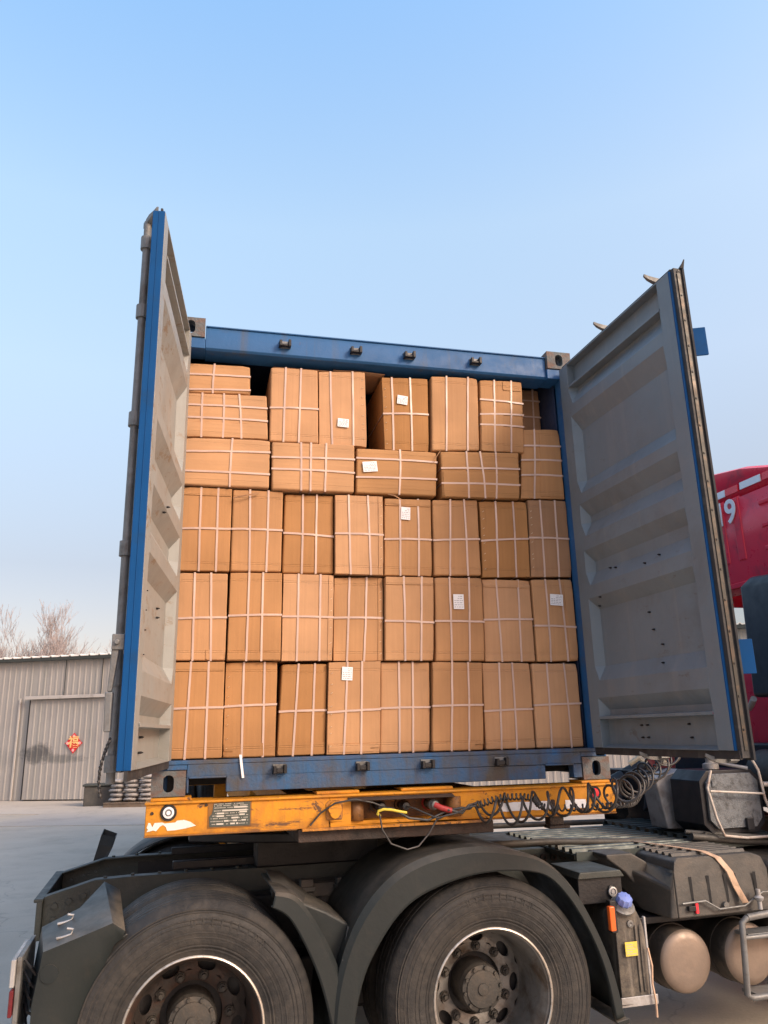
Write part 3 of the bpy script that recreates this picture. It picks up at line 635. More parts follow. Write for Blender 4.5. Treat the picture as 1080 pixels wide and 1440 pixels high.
# ================================================================== CARTONS
def carton(q, label, y0=.07, dep=.42, mt='card', vs=(.33, .66), hs=(.5,), lab=None, staples=None, seam=None, seed=0, bulge=.006, flap=False):
    """q: four (x,z) of the front face tl,tr,br,bl (z from container underside)"""
    rnd = random.Random(seed*31+5)
    tl, tr, br, bl = [V(a[0], 0, a[1]) for a in q]
    c0 = (tl+tr+br+bl)/4; base = V((bl.x+br.x)/2, y0+dep/2, min(bl.z, br.z))
    root = empty('cardboard_box', (base.x, base.y, base.z+ZC)); tag(root, label, 'cardboard box', 'strapped cartons filling the container')
    ph = V(rnd.uniform(0, 50), rnd.uniform(0, 50), 0); crush = [rnd.choice((0, 0, .006, .014)) for _ in range(4)]
    def S(u, v, off=0.0):                       # front surface, u left-right, v bottom-top
        p = bl*(1-u)*(1-v)+br*u*(1-v)+tl*(1-u)*v+tr*u*v
        y = y0-bulge*math.sin(math.pi*min(max(u, 0), 1))*math.sin(math.pi*min(max(v, 0), 1))+.0035*noise.noise(V(u*3, v*4, 0)+ph)
        for s_ in vs:                           # straps bite in
            y += .0016*math.exp(-((u-s_)/.05)**2)
        if v < .06 or v > .94:
            y += crush[(u > .5)*2+(v > .5)]*max(0, 1-min(u, 1-u)*8)
        dx = .0010*noise.noise(V(v*6, u*2, 3)+ph); dz = .0010*noise.noise(V(u*6, v*2, 9)+ph)
        return V(p.x+dx, y-off, p.z+dz)-base
    nu, nv, nd = 8, 10, 4
    bm_ = MB()
    def Pt(i, j, k):
        u, v, t_ = i/nu, j/nv, k/nd
        s_ = S(u, v); 
        return V(s_.x, s_.y+dep*t_+(0 if k else 0), s_.z)
    vv = {}
    def vt(i, j, k):
        if (i, j, k) not in vv: vv[i, j, k] = bm_.bm.verts.new(Pt(i, j, k))
        return vv[i, j, k]
    F_ = bm_.bm.faces.new
    for i in range(nu):
        for j in range(nv):
            F_((vt(i, j, 0), vt(i+1, j, 0), vt(i+1, j+1, 0), vt(i, j+1, 0))); F_((vt(i, j, nd), vt(i, j+1, nd), vt(i+1, j+1, nd), vt(i+1, j, nd)))
    for k in range(nd):
        for j in range(nv):
            F_((vt(0, j, k), vt(0, j+1, k), vt(0, j+1, k+1), vt(0, j, k+1))); F_((vt(nu, j, k), vt(nu, j, k+1), vt(nu, j+1, k+1), vt(nu, j+1, k)))
        for i in range(nu):
            F_((vt(i, 0, k), vt(i, 0, k+1), vt(i+1, 0, k+1), vt(i+1, 0, k))); F_((vt(i, nv, k), vt(i+1, nv, k), vt(i+1, nv, k+1), vt(i, nv, k+1)))
    W_ = (br-bl).length; H_ = (tl-bl).length
    # flap lines: a slightly proud overlap of board with a shadow gap
    bm_.mi = 0
    if seam:
        for (ua, ub, va, vb) in seam:
            n = 8; ring = lambda o_: [S(ua+(ub-ua)*t, va, o_) for t in [k/n for k in range(n+1)]]+[S(ub, va+(vb-va)*t, o_) for t in [k/n for k in range(1, n+1)]]+[S(ub-(ub-ua)*t, vb, o_) for t in [k/n for k in range(1, n+1)]]+[S(ua, vb-(vb-va)*t, o_) for t in [k/n for k in range(1, n)]]
            r0, r1 = ring(-.002), ring(.004)
            bm_.loft([r0, r1], True, False)
            g_ = [[S(ua+(ub-ua)*a/6, va+(vb-va)*c/6, .004) for a in range(7)] for c in range(7)]; bm_.loft(g_)
    if staples:
        bm_.mi = 1
        for k in range(staples[1]):
            u = staples[0]; v = .06+.88*(k+.5*rnd.random())/staples[1]; a = S(u-.018, v, .002); c = S(u+.018, v+.012, .002); dz = V(0, 0, .0012); dy = V(0, -.0035, 0)
            bm_.hexa([a-dz, c-dz, c-dz+dy, a-dz+dy, a+dz, c+dz, c+dz+dy, a+dz+dy])
    body = bm_.build('carton', [mt, 'staple'], root, smooth=30)
    md = body.modifiers.new('bevel', 'BEVEL'); md.width = .009; md.segments = 3; md.limit_method = 'ANGLE'; md.angle_limit = R(50)
    if len(label) and seam: pass
    sw = .0054
    def strap(fn, n=22, hor=False):
        b = MB(); L0 = []; 
        rr = []
        for k in range(n+1):
            t_ = k/n; u, v = fn(t_)
            du, dv = (0, sw/H_) if hor else (sw/W_, 0)
            rr.append([S(u-du, v-dv, .0052), S(u+du, v+dv, .0052), S(u+du, v+dv, .0028), S(u-du, v-dv, .0028)])
        e0, e1 = rr[0], rr[-1]                        # wrap round the edges
        back = V(0, dep*.9, 0); out0 = (V(-.003, 0, 0) if hor else V(0, 0, -.003)); out1 = -out0
        rr[0] = [p+out0 for p in rr[0]]; rr[-1] = [p+out1 for p in rr[-1]]
        rr = [[p+back for p in rr[0]]]+rr+[[p+back for p in rr[-1]]]
        b.loft(rr, True, True); b.build('strap', 'strap', root)
    for s_ in vs:
        a, c = s_+rnd.uniform(-.035, .035), s_+rnd.uniform(-.035, .035); w1 = rnd.uniform(-.005, .005)
        strap(lambda t_: (a+(c-a)*t_+w1*math.sin(t_*math.pi), t_))
    for s_ in hs:
        a, c = s_+rnd.uniform(-.02, .02), s_+rnd.uniform(-.02, .02)
        strap(lambda t_: (t_, a+(c-a)*t_+.003*math.sin(t_*math.pi)), hor=True)
    if lab:
        lu, lv, lw, lh, rot = lab; c = S(lu, lv, .0075); b = MB()
        ca, sa = math.cos(R(rot)), math.sin(R(rot))
        def lp(x, z, o_=0): return c+V(x*ca-z*sa, -o_, x*sa+z*ca)
        def rect(x0, x1, z0, z1, o_):
            b.hexa([lp(x0, z0, 0), lp(x1, z0, 0), lp(x1, z0, o_), lp(x0, z0, o_), lp(x0, z1, 0), lp(x1, z1, 0), lp(x1, z1, o_), lp(x0, z1, o_)])
        b.mi = 0; rect(-lw/2, lw/2, -lh/2, lh/2, .0008)
        b.mi = 1
        nl = 6
        for k in range(nl):
            z = lh*(.36-.72*k/(nl-1)); x = -lw*.42
            while x < lw*.40:
                l_ = rnd.uniform(.006, .016); x2 = min(x+l_, lw*.42)
                if not (k < 2 and x < -lw*.1): rect(x, x2, z-.0018, z+.0018, .0012)
                x = x2+rnd.uniform(.003, .006)
        b.build('shipping_label', ['paper', 'ink_grey'], root)
    return root

RO = {}
r1 = [[(-1.150, .645), (-.889, .648), (-.889, .170), (-1.155, .170)], [(-.881, .644), (-.614, .647), (-.620, .170), (-.883, .170)], [(-.589, .635), (-.347, .638), (-.360, .170), (-.611, .170)],
      [(-.341, .642), (-.057, .649), (-.071, .171), (-.354, .171)], [(-.050, .645), (.229, .644), (.214, .170), (-.065, .170)], [(.242, .644), (.530, .639), (.512, .170), (.220, .170)],
      [(.539, .639), (.827, .638), (.824, .170), (.533, .170)], [(.836, .634), (1.118, .633), (1.116, .170), (.831, .170)]]
r2 = [[(-1.150, 1.114), (-.887, 1.115), (-.887, .655), (-1.150, .655)], [(-.874, 1.119), (-.597, 1.124), (-.600, .653), (-.879, .654)], [(-.588, 1.121), (-.310, 1.120), (-.321, .654), (-.594, .652)],
      [(-.303, 1.109), (-.026, 1.118), (-.037, .653), (-.311, .654)], [(-.018, 1.118), (.266, 1.120), (.246, .652), (-.030, .653)], [(.275, 1.121), (.563, 1.125), (.552, .650), (.262, .648)],
      [(.573, 1.122), (.869, 1.120), (.868, .648), (.562, .648)], [(.877, 1.124), (1.134, 1.130), (1.135, .650), (.877, .646)]]
r3 = [[(-1.150, 1.594), (-.878, 1.595), (-.880, 1.130), (-1.150, 1.128)], [(-.872, 1.592), (-.595, 1.594), (-.602, 1.133), (-.875, 1.130)], [(-.584, 1.582), (-.307, 1.586), (-.310, 1.132), (-.594, 1.129)],
      [(-.300, 1.583), (-.023, 1.587), (-.029, 1.126), (-.303, 1.128)], [(-.009, 1.580), (.270, 1.585), (.261, 1.129), (-.020, 1.127)], [(.280, 1.585), (.561, 1.597), (.558, 1.139), (.274, 1.133)],
      [(.575, 1.590), (.878, 1.600), (.866, 1.140), (.570, 1.131)], [(.888, 1.612), (1.138, 1.618), (1.136, 1.146), (.874, 1.140)]]
r4 = [[(-1.150, 1.876), (-.674, 1.890), (-.677, 1.604), (-1.150, 1.602)], [(-.665, 1.878), (-.186, 1.892), (-.194, 1.600), (-.661, 1.597)], [(-.172, 1.875), (.316, 1.879), (.300, 1.604), (-.180, 1.600)], [(.338, 1.885), (.842, 1.907), (.829, 1.611), (.339, 1.601)],
      [(.885, 2.072), (1.138, 2.090), (1.136, 1.632), (.848, 1.624)]]
r5 = [[(-1.150, 2.150), (-.698, 2.166), (-.686, 1.898), (-1.150, 1.886)], [(-1.150, 2.346), (-.796, 2.356), (-.792, 2.178), (-1.150, 2.162)], [(-.676, 2.351), (-.400, 2.357), (-.396, 1.892), (-.678, 1.888)],
      [(-.392, 2.349), (-.112, 2.373), (-.108, 1.896), (-.390, 1.893)], [(-.007, 2.346), (.282, 2.362), (.271, 1.887), (.0, 1.883)], [(.303, 2.378), (.606, 2.390), (.589, 1.909), (.288, 1.889)], [(.622, 2.383), (.905, 2.393), (.884, 1.913), (.600, 1.910)]]
ordn = ['first', 'second', 'third', 'fourth', 'fifth', 'sixth', 'seventh', 'eighth']
sd_ = 0
def side(i, n=8): return ('leftmost', 'rightmost')[i > 0] if i in (0, n-1) else ordn[i]+' from the left'
lbls = {(1, 3): (.35, .87, .058, .070, -3), (3, 4): (.44, .80, .055, .075, -3), (2, 5): (.47, .70, .062, .085, 0), (2, 7): (.55, .74, .082, .066, -3)}
for ri, row, rn in ((1, r1, 'bottom row'), (2, r2, 'second row from the bottom'), (3, r3, 'third row from the bottom')):
    for i, q in enumerate(row):
        sd_ += 1; rr = random.Random(sd_*7)
        hv = {(1, 0): .50, (1, 1): .53, (1, 2): .47, (1, 3): .46, (2, 7): .41, (3, 0): .5, (3, 4): .48}.get((ri, i), rr.uniform(.45, .52))
        lab = lbls.get((ri, i)); st_ = None; sm = None
        if (ri, i) in ((2, 2), (2, 3), (3, 3)): st_ = (.95, 7)
        if (ri, i) in ((1, 1), (1, 3), (3, 6), (3, 7)): st_ = (.06, 8)
        if (ri, i) in ((1, 1), (1, 2)): sm = [(.02, .99, .01, .14)]
        if (ri, i) == (1, 3): sm = [(.03, .97, .02, .105)]
        if (ri, i) == (2, 0): sm = [(.62, .985, .01, .13)]
        if (ri, i) == (2, 7): sm = [(.78, .99, .02, .98)]
        if st_ and not sm: sm = [(.90, .996, .004, .996)] if st_[0] > .5 else [(.004, .10, .004, .996)]
        if not st_ and not sm and rr.random() < .45: sm = [(.01, .99, .01, .10)] if rr.random() < .5 else [(.01, .99, .905, .995)]
        lb = 'upright carton in the %s, %s%s' % (rn, side(i), ', white label' if lab else '')
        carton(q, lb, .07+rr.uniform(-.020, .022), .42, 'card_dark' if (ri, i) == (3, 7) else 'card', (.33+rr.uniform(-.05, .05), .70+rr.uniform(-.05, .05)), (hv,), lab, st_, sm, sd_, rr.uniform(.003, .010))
r4n = ['wide carton lying at the left of the fourth row, one vertical strap', 'wide carton second in the fourth row, three vertical straps and no label', 'wide carton third in the fourth row with a small white label', 'wide carton fourth in the fourth row with a flap seam and crossed straps', 'tall carton at the right wall above the third row, with stepped flaps']
r4s = [((.55,), (.28, .72)), ((.32, .48, .66), (.42, .68)), ((.56,), (.36, .76)), ((.30, .51, .70), (.28, .62)), ((.30,), (.33, .55, .75))]
for i, q in enumerate(r4):
    sd_ += 1; lab = (.16, .58, .085, .062, 6) if i == 2 else None
    sm = {3: [(.02, .985, .01, .56)], 4: [(.45, .98, .03, .97), (.46, .97, .04, .10)]}.get(i)
    carton(q, r4n[i], (.052, .045, .05, .048, .075)[i], .42, 'card_h' if i < 4 else 'card', r4s[i][0], r4s[i][1], lab, None, sm, sd_, .008)
r5n = ['low carton at the left end of the top tier with three vertical straps', 'short carton set on the low one at the top left under the header', 'upright carton in the top tier right beside the gap on the left', 'upright carton in the top tier with a white label low on its front',
       'upright carton in the top tier right of the dark gap, white label near its top', 'plain upright carton in the top tier between the labelled one and the patched one', 'upright carton in the top tier with patched flaps and three horizontal straps']
r5s = [((.20, .46, .68), (.42, .72)), ((.42,), (.12, .62)), ((.30, .62), (.46,)), ((.24, .74), ()), ((.22, .64), (.48,)), ((.33, .76), ()), ((.34, .72), (.36, .52, .70))]
for i, q in enumerate(r5):
    sd_ += 1; lab = {3: (.50, .29, .066, .052, -3), 4: (.42, .68, .064, .056, -6)}.get(i)
    st_ = {3: (.93, 8), 4: (.05, 6)}.get(i); sm = {0: [(.02, .98, .01, .33)], 3: None, 6: [(.02, .52, .0, .60), (.53, .98, .86, .99)], 1: None}.get(i)
    carton(q, r5n[i], (.062, .085, .06, .07, .068, .055, .06)[i], .42, 'card_h' if i in (0, 1) else 'card', r5s[i][0], r5s[i][1], lab, st_, sm, sd_, .006)
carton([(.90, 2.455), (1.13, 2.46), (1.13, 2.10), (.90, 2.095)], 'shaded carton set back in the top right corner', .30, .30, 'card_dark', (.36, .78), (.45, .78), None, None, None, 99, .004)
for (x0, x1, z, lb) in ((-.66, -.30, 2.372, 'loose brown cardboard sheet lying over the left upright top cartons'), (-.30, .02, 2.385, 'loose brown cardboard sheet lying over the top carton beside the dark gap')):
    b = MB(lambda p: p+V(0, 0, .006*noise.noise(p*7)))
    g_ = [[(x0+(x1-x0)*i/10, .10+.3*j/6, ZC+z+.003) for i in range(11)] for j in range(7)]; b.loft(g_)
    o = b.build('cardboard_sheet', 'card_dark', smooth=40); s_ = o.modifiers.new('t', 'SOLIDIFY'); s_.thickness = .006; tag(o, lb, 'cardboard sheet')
# loose strap ends
for i, (pts, lb) in enumerate((([(-.872, .045, 1.535), (-.80, .035, 1.552), (-.73, .05, 1.572)], 'brown loose strap end sticking out of the third row, near the left door'),
                               ([(.285, .03, 1.80), (.31, .025, 1.85), (.335, .04, 1.885)], 'brown loose strap end between the third and fourth wide cartons'),
                               ([(.005, .04, 1.60), (.04, .02, 1.585), (.10, .04, 1.56)], 'brown loose strap end above the labelled carton of the third row'),
                               ([(-.80, -.006, .185), (-.796, -.012, .15), (-.785, -.012, .075)], 'short white strap end hanging over the container sill'))):
    b = MB(); p = [V(*a)+V(0, 0, ZC) for a in pts]; wv = V(.006, 0, 0) if i == 3 else V(0, 0, .004)
    b.loft([[a-wv, a+wv, a+wv+V(0, .0015, 0), a-wv+V(0, .0015, 0)] for a in p], True, True)
    tag(b.build('strap_end', 'paper' if i == 3 else 'card_edge'), lb, 'strap end')

# ================================================================== TRAILER
TR = empty('container_trailer', (0, 0, 0)); tag(TR, 'yellow container trailer with a rusty front beam under the blue container', 'trailer')
b = MB(); YF = -.06
b.box((-1.238, YF, 1.314), (-.36, .12, 1.450)); b.box((-1.244, YF-.012, 1.450), (1.210, .13, 1.462)); b.box((.30, YF, 1.314), (1.205, .12, 1.450))
b.box((-.36, YF, 1.432), (.30, .12, 1.450)); b.box((-.36, YF, 1.314), (.30, .12, 1.332)); b.box((-.36, YF, 1.332), (-.245, .12, 1.432)); b.box((.285, YF, 1.332), (.30, .12, 1.432))
b.box((-1.24, YF-.006, 1.306), (-.52, .12, 1.314)); b.box((.48, YF-.006, 1.306), (1.205, .12, 1.314))
b.box((-.42, -.02, 1.462), (-.20, .12, 1.4765)); b.box((.02, -.02, 1.462), (.30, .12, 1.4765)); b.box((-1.22, -.03, 1.462), (-1.03, .12, 1.4765)); b.box((1.03, -.03, 1.462), (1.2, .12, 1.4765))
b.build('front_beam', 'yellow', TR, .004)
b = MB(); b.box((-.245, .05, 1.332), (.285, .06, 1.432))
b.loft([[(x_, y_, z_) for z_ in (1.334, 1.43)] for x_, y_ in ((-.252, -.062), (-.24, -.075), (-.215, -.078), (-.19, -.065), (-.185, -.04), (-.19, .03))])
b.loft([[(x_, y_, z_) for z_ in (1.334, 1.43)] for x_, y_ in ((.325, -.062), (.315, -.082), (.29, -.088), (.262, -.075), (.255, -.045), (.26, .03))])
o = b.build('socket_recess', 'yellow_rust', TR, smooth=50); s_ = o.modifiers.new('t', 'SOLIDIFY'); s_.thickness = .004
b = MB(); b.loft([[(x, YF-.052, 1.436-.010*abs(x)), (x, YF-.05, 1.43), (x, YF, 1.440), (x, YF, 1.446)] for x in (-.27, -.1, .1, .28)], True, True); b.build('rain_lip', 'rusty', TR, .002)
b = MB(); b.box((-.515, -.055, 1.245), (.50, 2.6, 1.305)); b.build('coupler_plate', 'rusty', TR, .005)
b = MB(); b.box((-.50, YF-.03, 1.300), (.47, YF-.001, 1.312)); b.build('coupler_lip', 'yellow_rust', TR, .002)
b = MB(); b.disc((0, .95, 1.10), .045, .145, 'z', 20); b.build('kingpin', 'frame_dark', TR)
for sx_ in (-1, 1):
    b = MB(); x0 = sx_*.46
    b.box((x0-.07, .13, 1.306), (x0+.07, 3.0, 1.45)); b.hexa([(x0-.07, 3.0, 1.306), (x0+.07, 3.0, 1.306), (x0+.07, 3.6, 1.0), (x0-.07, 3.6, 1.0), (x0-.07, 3.0, 1.45), (x0+.07, 3.0, 1.45), (x0+.07, 3.6, 1.45), (x0-.07, 3.6, 1.45)])
    b.box((x0-.07, 3.6, 1.0), (x0+.07, 12.1, 1.45)); b.build('frame_rail', 'yellow', TR, .004)
    b = MB(); b.box((sx_*.75-.06, 3.75, .35), (sx_*.75+.06, 3.87, 1.4)); b.box((sx_*.75-.045, 3.765, .08), (sx_*.75+.045, 3.855, .35)); b.box((sx_*.75-.12, 3.7, .05), (sx_*.75+.12, 3.92, .08)); b.build('landing_leg', 'yellow', TR, .004)
for y in (3.7, 6.0, 8.2, 10.2, 12.0):
    b = MB(); b.box((-1.2, y, 1.32), (1.2, y+.12, 1.462)); b.build('cross_beam', 'yellow', TR, .004)
for y in (8.6, 9.9, 11.2):
    b = MB(); b.lathe([(.0005, -.95), (.06, -.95), (.06, .95), (.0005, .95)], (0, y, .52), 'x', 16); b.build('axle', 'frame_dark', TR)
TYP = [(.295, .0), (.315, -.006), (.36, -.022), (.42, -.030), (.47, -.022), (.500, -.008), (.518, .010), (.526, .022), (.530, .030), (.530, .056), (.518, .057), (.518, .065), (.531, .066), (.532, .105), (.519, .106), (.519, .114), (.532, .115), (.532, .155),
       (.519, .156), (.519, .164), (.531, .165), (.530, .204), (.518, .205), (.518, .213), (.530, .214), (.530, .24), (.520, .262), (.50, .276), (.42, .296), (.36, .288), (.315, .27), (.295, .264)]
def ty_prof():
    out = []
    for i, (r, h) in enumerate(TYP):
        out.append((r, h))
        if 1 <= i <= 4:                              # fine moulded rings on the sidewall
            r2, h2 = TYP[i+1]
            for k in (1, 2):
                t_ = k/3; out.append((r+(r2-r)*t_-.002, h+(h2-h)*t_)); out.append((r+(r2-r)*t_, h+(h2-h)*t_-.0022)); out.append((r+(r2-r)*t_+.005, h+(h2-h)*t_-.0022)); out.append((r+(r2-r)*t_+.006, h+(h2-h)*t_))
    return out
TY2 = ty_prof()
def wheel(parent, loc, flip=False, detail=True, rimmat='rim', name='wheel'):
    b = MB()
    ho = .14 if detail else .17
    b.lathe([(.302, -.006), (.306, .0), (.302, .010), (.290, .014), (.284, .03), (.272, .05), (.262, .10), (.259, .16), (.257, .22), (.252, .264)], n=64)
    b.lathe([(.300, .272), (.30, .262), (.285, .245), (.2615, .18)], n=64)
    # dished disc with ten hand holes
    def dh(r):                                   # depth of the disc at radius r
        t_ = (r-.115)/(.250-.115); return .270-.02*math.sin(min(max(t_, 0), 1)*math.pi*.9) if r < .25 else .262
    nS = 8; hr = .043; rc = .215
    b.mi = 0
    for k in range(nS):
        a0 = 2*math.pi*k/nS; da = math.pi/nS
        N = 20; outer = []; inner = []
        for j in range(N):
            th = 2*math.pi*j/N; c_, s_ = math.cos(th), math.sin(th)
            m_ = max(abs(c_), abs(s_)); qa, qr = c_/m_, s_/m_
            ang = a0+da*qa; rad = rc+(.038 if qr > 0 else .026)*qr
            outer.append((rad*math.cos(ang), dh(rad), rad*math.sin(ang)))
            ang = a0+hr*c_/rc; rad = rc+hr*.60*s_
            inner.append((rad*math.cos(ang), dh(rad), rad*math.sin(ang)))
        inn2 = [(p[0], p[1]+.012, p[2]) for p in inner]
        b.loft([outer, inner, inn2], True)
    b.lathe([(.189, dh(.189)), (.175, dh(.175)), (.155, dh(.155)), (.142, dh(.142)), (.140, .30)], n=50)
    rim = b.build(name, rimmat, parent, smooth=35)
    b = MB(); b.lathe([(.296, -.005), (.300, -.0095), (.307, -.007), (.3085, .0), (.305, .006)], n=64); b.build('rim_edge', 'rim_edge', rim, smooth=60)
    b = MB(); b.lathe(TY2, n=96)
    if detail:
        rm = random.Random(5)
        for a0, cnt in ((1.15, 9), (4.1, 7)):
            for k in range(cnt):
                a = a0+k*.095; 
                for (du, dr, wu, hr_) in rm.choice([[(0, 0, .003, .02)], [(0, 0, .003, .018), (.008, .018, .011, .003)], [(-.007, 0, .003, .018), (.007, 0, .003, .018), (0, .016, .007, .003), (0, -.016, .007, .003)], [(0, -.016, .009, .003), (-.006, 0, .003, .018)]]):
                    def q(u_, r_, y_): aa = a-u_/.44; return (r_*math.cos(aa), y_, r_*math.sin(aa))
                    r0_ = .442+dr; b.hexa([q(du-wu, r0_-hr_*.8, -.031), q(du+wu, r0_-hr_*.8, -.031), q(du+wu, r0_-hr_*.8, -.02), q(du-wu, r0_-hr_*.8, -.02), q(du-wu, r0_+hr_*.8, -.029), q(du+wu, r0_+hr_*.8, -.029), q(du+wu, r0_+hr_*.8, -.015), q(du-wu, r0_+hr_*.8, -.015)])
    b.build('tyre', 'tyre', rim, smooth=28)
    b = MB()
    b.lathe([(.112, .34), (.112, .185), (.110, .17), (.106, .165), (.104, .150), (.086, .146), (.082, .140), (.03, .138), (.026, .132), (.0005, .130)], n=40)
    b.mi = 1; b.lathe([(.25, .30), (.0005, .31)], n=40); b.mi = 0  # black disc standing in for the shade inside the wheel holes
    if detail:
        for k in range(10):
            a = 2*math.pi*(k+.3)/10; b.disc((.095*math.cos(a), .134, .095*math.sin(a)), .0085, .018, 'y', 6)
    hub = b.build('hub', ['hub', 'frame_dark'], rim, smooth=35)
    if detail:
        for k in range(10):
            a = 2*math.pi*(k+.5)/10; b = MB(); c_ = (.172*math.cos(a), .246, .172*math.sin(a))
            b.lathe([(.024, -.004), (.024, .006)], c_, n=12); b.lathe([(.0005, -.030), (.010, -.030), (.0105, -.012), (.0165, -.011), (.0165, .0), (.024, -.002)], c_, n=6)
            b.build('lug_nut', 'hub', rim)
    rim.location = loc
    if flip: rim.rotation_euler = (0, 0, math.pi)
    return rim
def copy_wheel(src, parent, loc, flip=False):
    c = src.copy(); col.objects.link(c); c.parent = parent; c.location = loc; c.rotation_euler = (0, R(random.uniform(0, 360)), math.pi if flip else 0)
    for ch in src.children:
        d = ch.copy(); col.objects.link(d); d.parent = c
    return c

# ================================================================== TRACTOR
TX = empty('tractor_unit', (-.982, -.195, 0), .033)
tag(TX, 'dark grey tractor unit with a red cab parked crosswise in front of the container', 'truck')
WR = .521
w1 = wheel(TX, (0, 0, WR), rimmat='rim_brown'); w1.rotation_euler = (0, R(17), 0)
w2 = copy_wheel(w1, TX, (1.4, 0, WR)); w2.rotation_euler = (0, R(4), 0)
w2.data = w1.data.copy(); w2.data.materials[0] = M['rim']
inner = wheel(TX, (0, .33, WR), detail=False, rimmat='rim_brown')
copy_wheel(inner, TX, (1.4, .33, WR))
for x in (0, 1.4):
    copy_wheel(w1, TX, (x, 2.5, WR), True); copy_wheel(inner, TX, (x, 2.17, WR), True)
copy_wheel(w1, TX, (4.75, .02, WR)); copy_wheel(w1, TX, (4.75, 2.48, WR), True)
for x in (0, 1.4, 4.75):
    b = MB(); b.lathe([(.0005, .2), (.075, .2), (.075, 1.0), (.2, 1.08), (.2, 1.42), (.075, 1.5), (.075, 2.3), (.0005, 2.3)], (x, 0, WR), 'y', 20); b.build('axle', 'frame', TX, smooth=40)
# trailer wheels (duals share the tractor's tyre)
for y in (8.6, 9.9, 11.2):
    for sx_ in (-1, 1):
        c = copy_wheel(w1, TR, (sx_*1.22, y, WR)); c.rotation_euler = (0, 0, R(90) if sx_ > 0 else R(-90))
        c = copy_wheel(inner, TR, (sx_*.89, y, WR)); c.rotation_euler = (0, 0, R(90) if sx_ > 0 else R(-90))

# frame rails: open C, tops at 1.04, dropping at the tail
def rail(y_out, y_in, name='frame_rail'):
    b = MB(); t_ = .009
    prof = [(-.745, .970, .775), (-.50, 1.036, .80), (-.30, 1.042, .76), (5.2, 1.042, .76)]
    s1 = 1 if y_in > y_out else -1
    def ring(x, zt, zb): return [(x, y_out, zb), (x, y_out, zt), (x, y_in, zt), (x, y_in, zt-t_), (x, y_out+s1*t_, zt-t_), (x, y_out+s1*t_, zb+t_), (x, y_in, zb+t_), (x, y_in, zb)]
    b.loft([ring(*p) for p in prof], True, True)
    o = b.build(name, 'frame', TX, .0025)
    b = MB()
    for x in [(-.45+.14*k) for k in range(40)]:
        zt = 1.036 if x > -.45 else 1.03; ym = (y_out+y_in)/2
        if x < .9: b.disc((x, ym, zt+.004), .010, .012, 'z', 8)
    b.build('flange_bolts', 'frame', o)
    for i, x in enumerate([-.69, -.62, -.55, -.48, -.41]):
        for j, zo in enumerate((.06, .125)):
            if (i, j) in ((4, 1),): continue
            b = MB(); zt = .970+(.066)*(x+.745)/.245 if x < -.5 else 1.036
            rr_ = .015 if not (i == 2 and j == 1) else .021
            if s1 > 0: b.disc((x, y_out-.012, zt-zo), rr_, .012, 'y', 8)
            else: b.disc((x, y_out+.0, zt-zo), rr_, .012, 'y', 8); b.disc((x, y_in+.0, zt-zo), .008, .01, 'y', 8)
            b.build('rail_bolt', 'frame', o)
    return o
rail(.83, .905); rail(1.69, 1.615)
for y_ in (.8405, 1.665):
    b = MB(); b.box((-.30, y_, .80), (.9, y_+.01, 1.0)); b.build('rail_liner', 'frame_dark', TX)
b = MB(); b.box((-.775, .80, .77), (-.745, 1.72, .955)); b.box((-.79, .80, .95), (-.742, 1.72, .968)); b.build('tail_cross_member', 'frame', TX, .006)
b = MB(); b.prism([(-.76, .83), (-.50, .90), (-.2, .93), (-.2, .90), (-.48, .86), (-.76, .80)], .92, 1.60); b.build('tail_deck', 'frame', TX, .004)
for x in (.35, .62, 1.0, 2.0, 2.9, 3.8):
    b = MB(); b.box((x, .905, .80), (x+.06, 1.615, .99)); b.build('cross_member', 'frame_dark', TX, .004)
# fifth wheel
b = MB()
pts = [(.30, .72), (.55, .62), (1.0, .65), (1.25, .90), (1.25, 1.62), (1.0, 1.87), (.55, 1.9), (.30, 1.8), (-.02, 1.62), (-.02, 1.52), (.45, 1.30), (.45, 1.22), (-.02, 1.0), (-.02, .9)]
b.prism(pts, 1.185, 1.235, 'z'); b.build('fifth_wheel', 'frame_dark', TX, .01)
for y_ in (.80, 1.54):
    b = MB(); b.box((.35, y_, 1.045), (1.05, y_+.18, 1.182)); b.build('fifth_wheel_mount', 'frame_dark', TX, .01)
b = MB(); b.box((-.10, .94, 1.045), (1.9, 1.0, 1.085)); b.box((-.10, 1.52, 1.045), (1.9, 1.58, 1.085)); b.build('sub_frame', 'frame_dark', TX, .004)
# suspension between the wheels
b = MB()
b.tube([(.42, .72, .93), (.95, .72, .93)], .045, 12); 
for x in (.60, .80):
    b.box((x-.035, .60, .70), (x+.035, .66, 1.0)); b.box((x-.045, .58, .94), (x+.045, .70, .965))
b.box((.50, .66, .90), (.92, .83, .97)); b.box((.62, .62, .80), (.78, .70, .84)); b.box((.5, .6, .45), (.9, .85, .62))
b.build('spring_hanger', 'plastic_dusty', TX, .006)
for x in (0.0, 1.4):
    b = MB(); b.hexa([(x-.05, .62, .55), (x+.05, .62, .55), (x+.05, .82, .55), (x-.05, .82, .55), (x-.05, .62, .72), (x+.05, .62, .72), (x+.05, .82, .72), (x-.05, .82, .72)]); b.build('axle_clamp', 'frame', TX, .006)
b = MB(); b.box((.22, .68, .34), (1.18, .82, .93)); b.box((.45, .5, .40), (.95, .68, .66)); b.build('added_dark_block', 'frame_dark', TX, .02)  # added dark block, keeps the gap behind the wheels black
b = MB(); 
for k in range(7): b.box((-.05+k*.045, .66, .60+.014*k), (1.45-k*.045, .75, .612+.014*k))
b.build('leaf_spring', 'frame', TX)

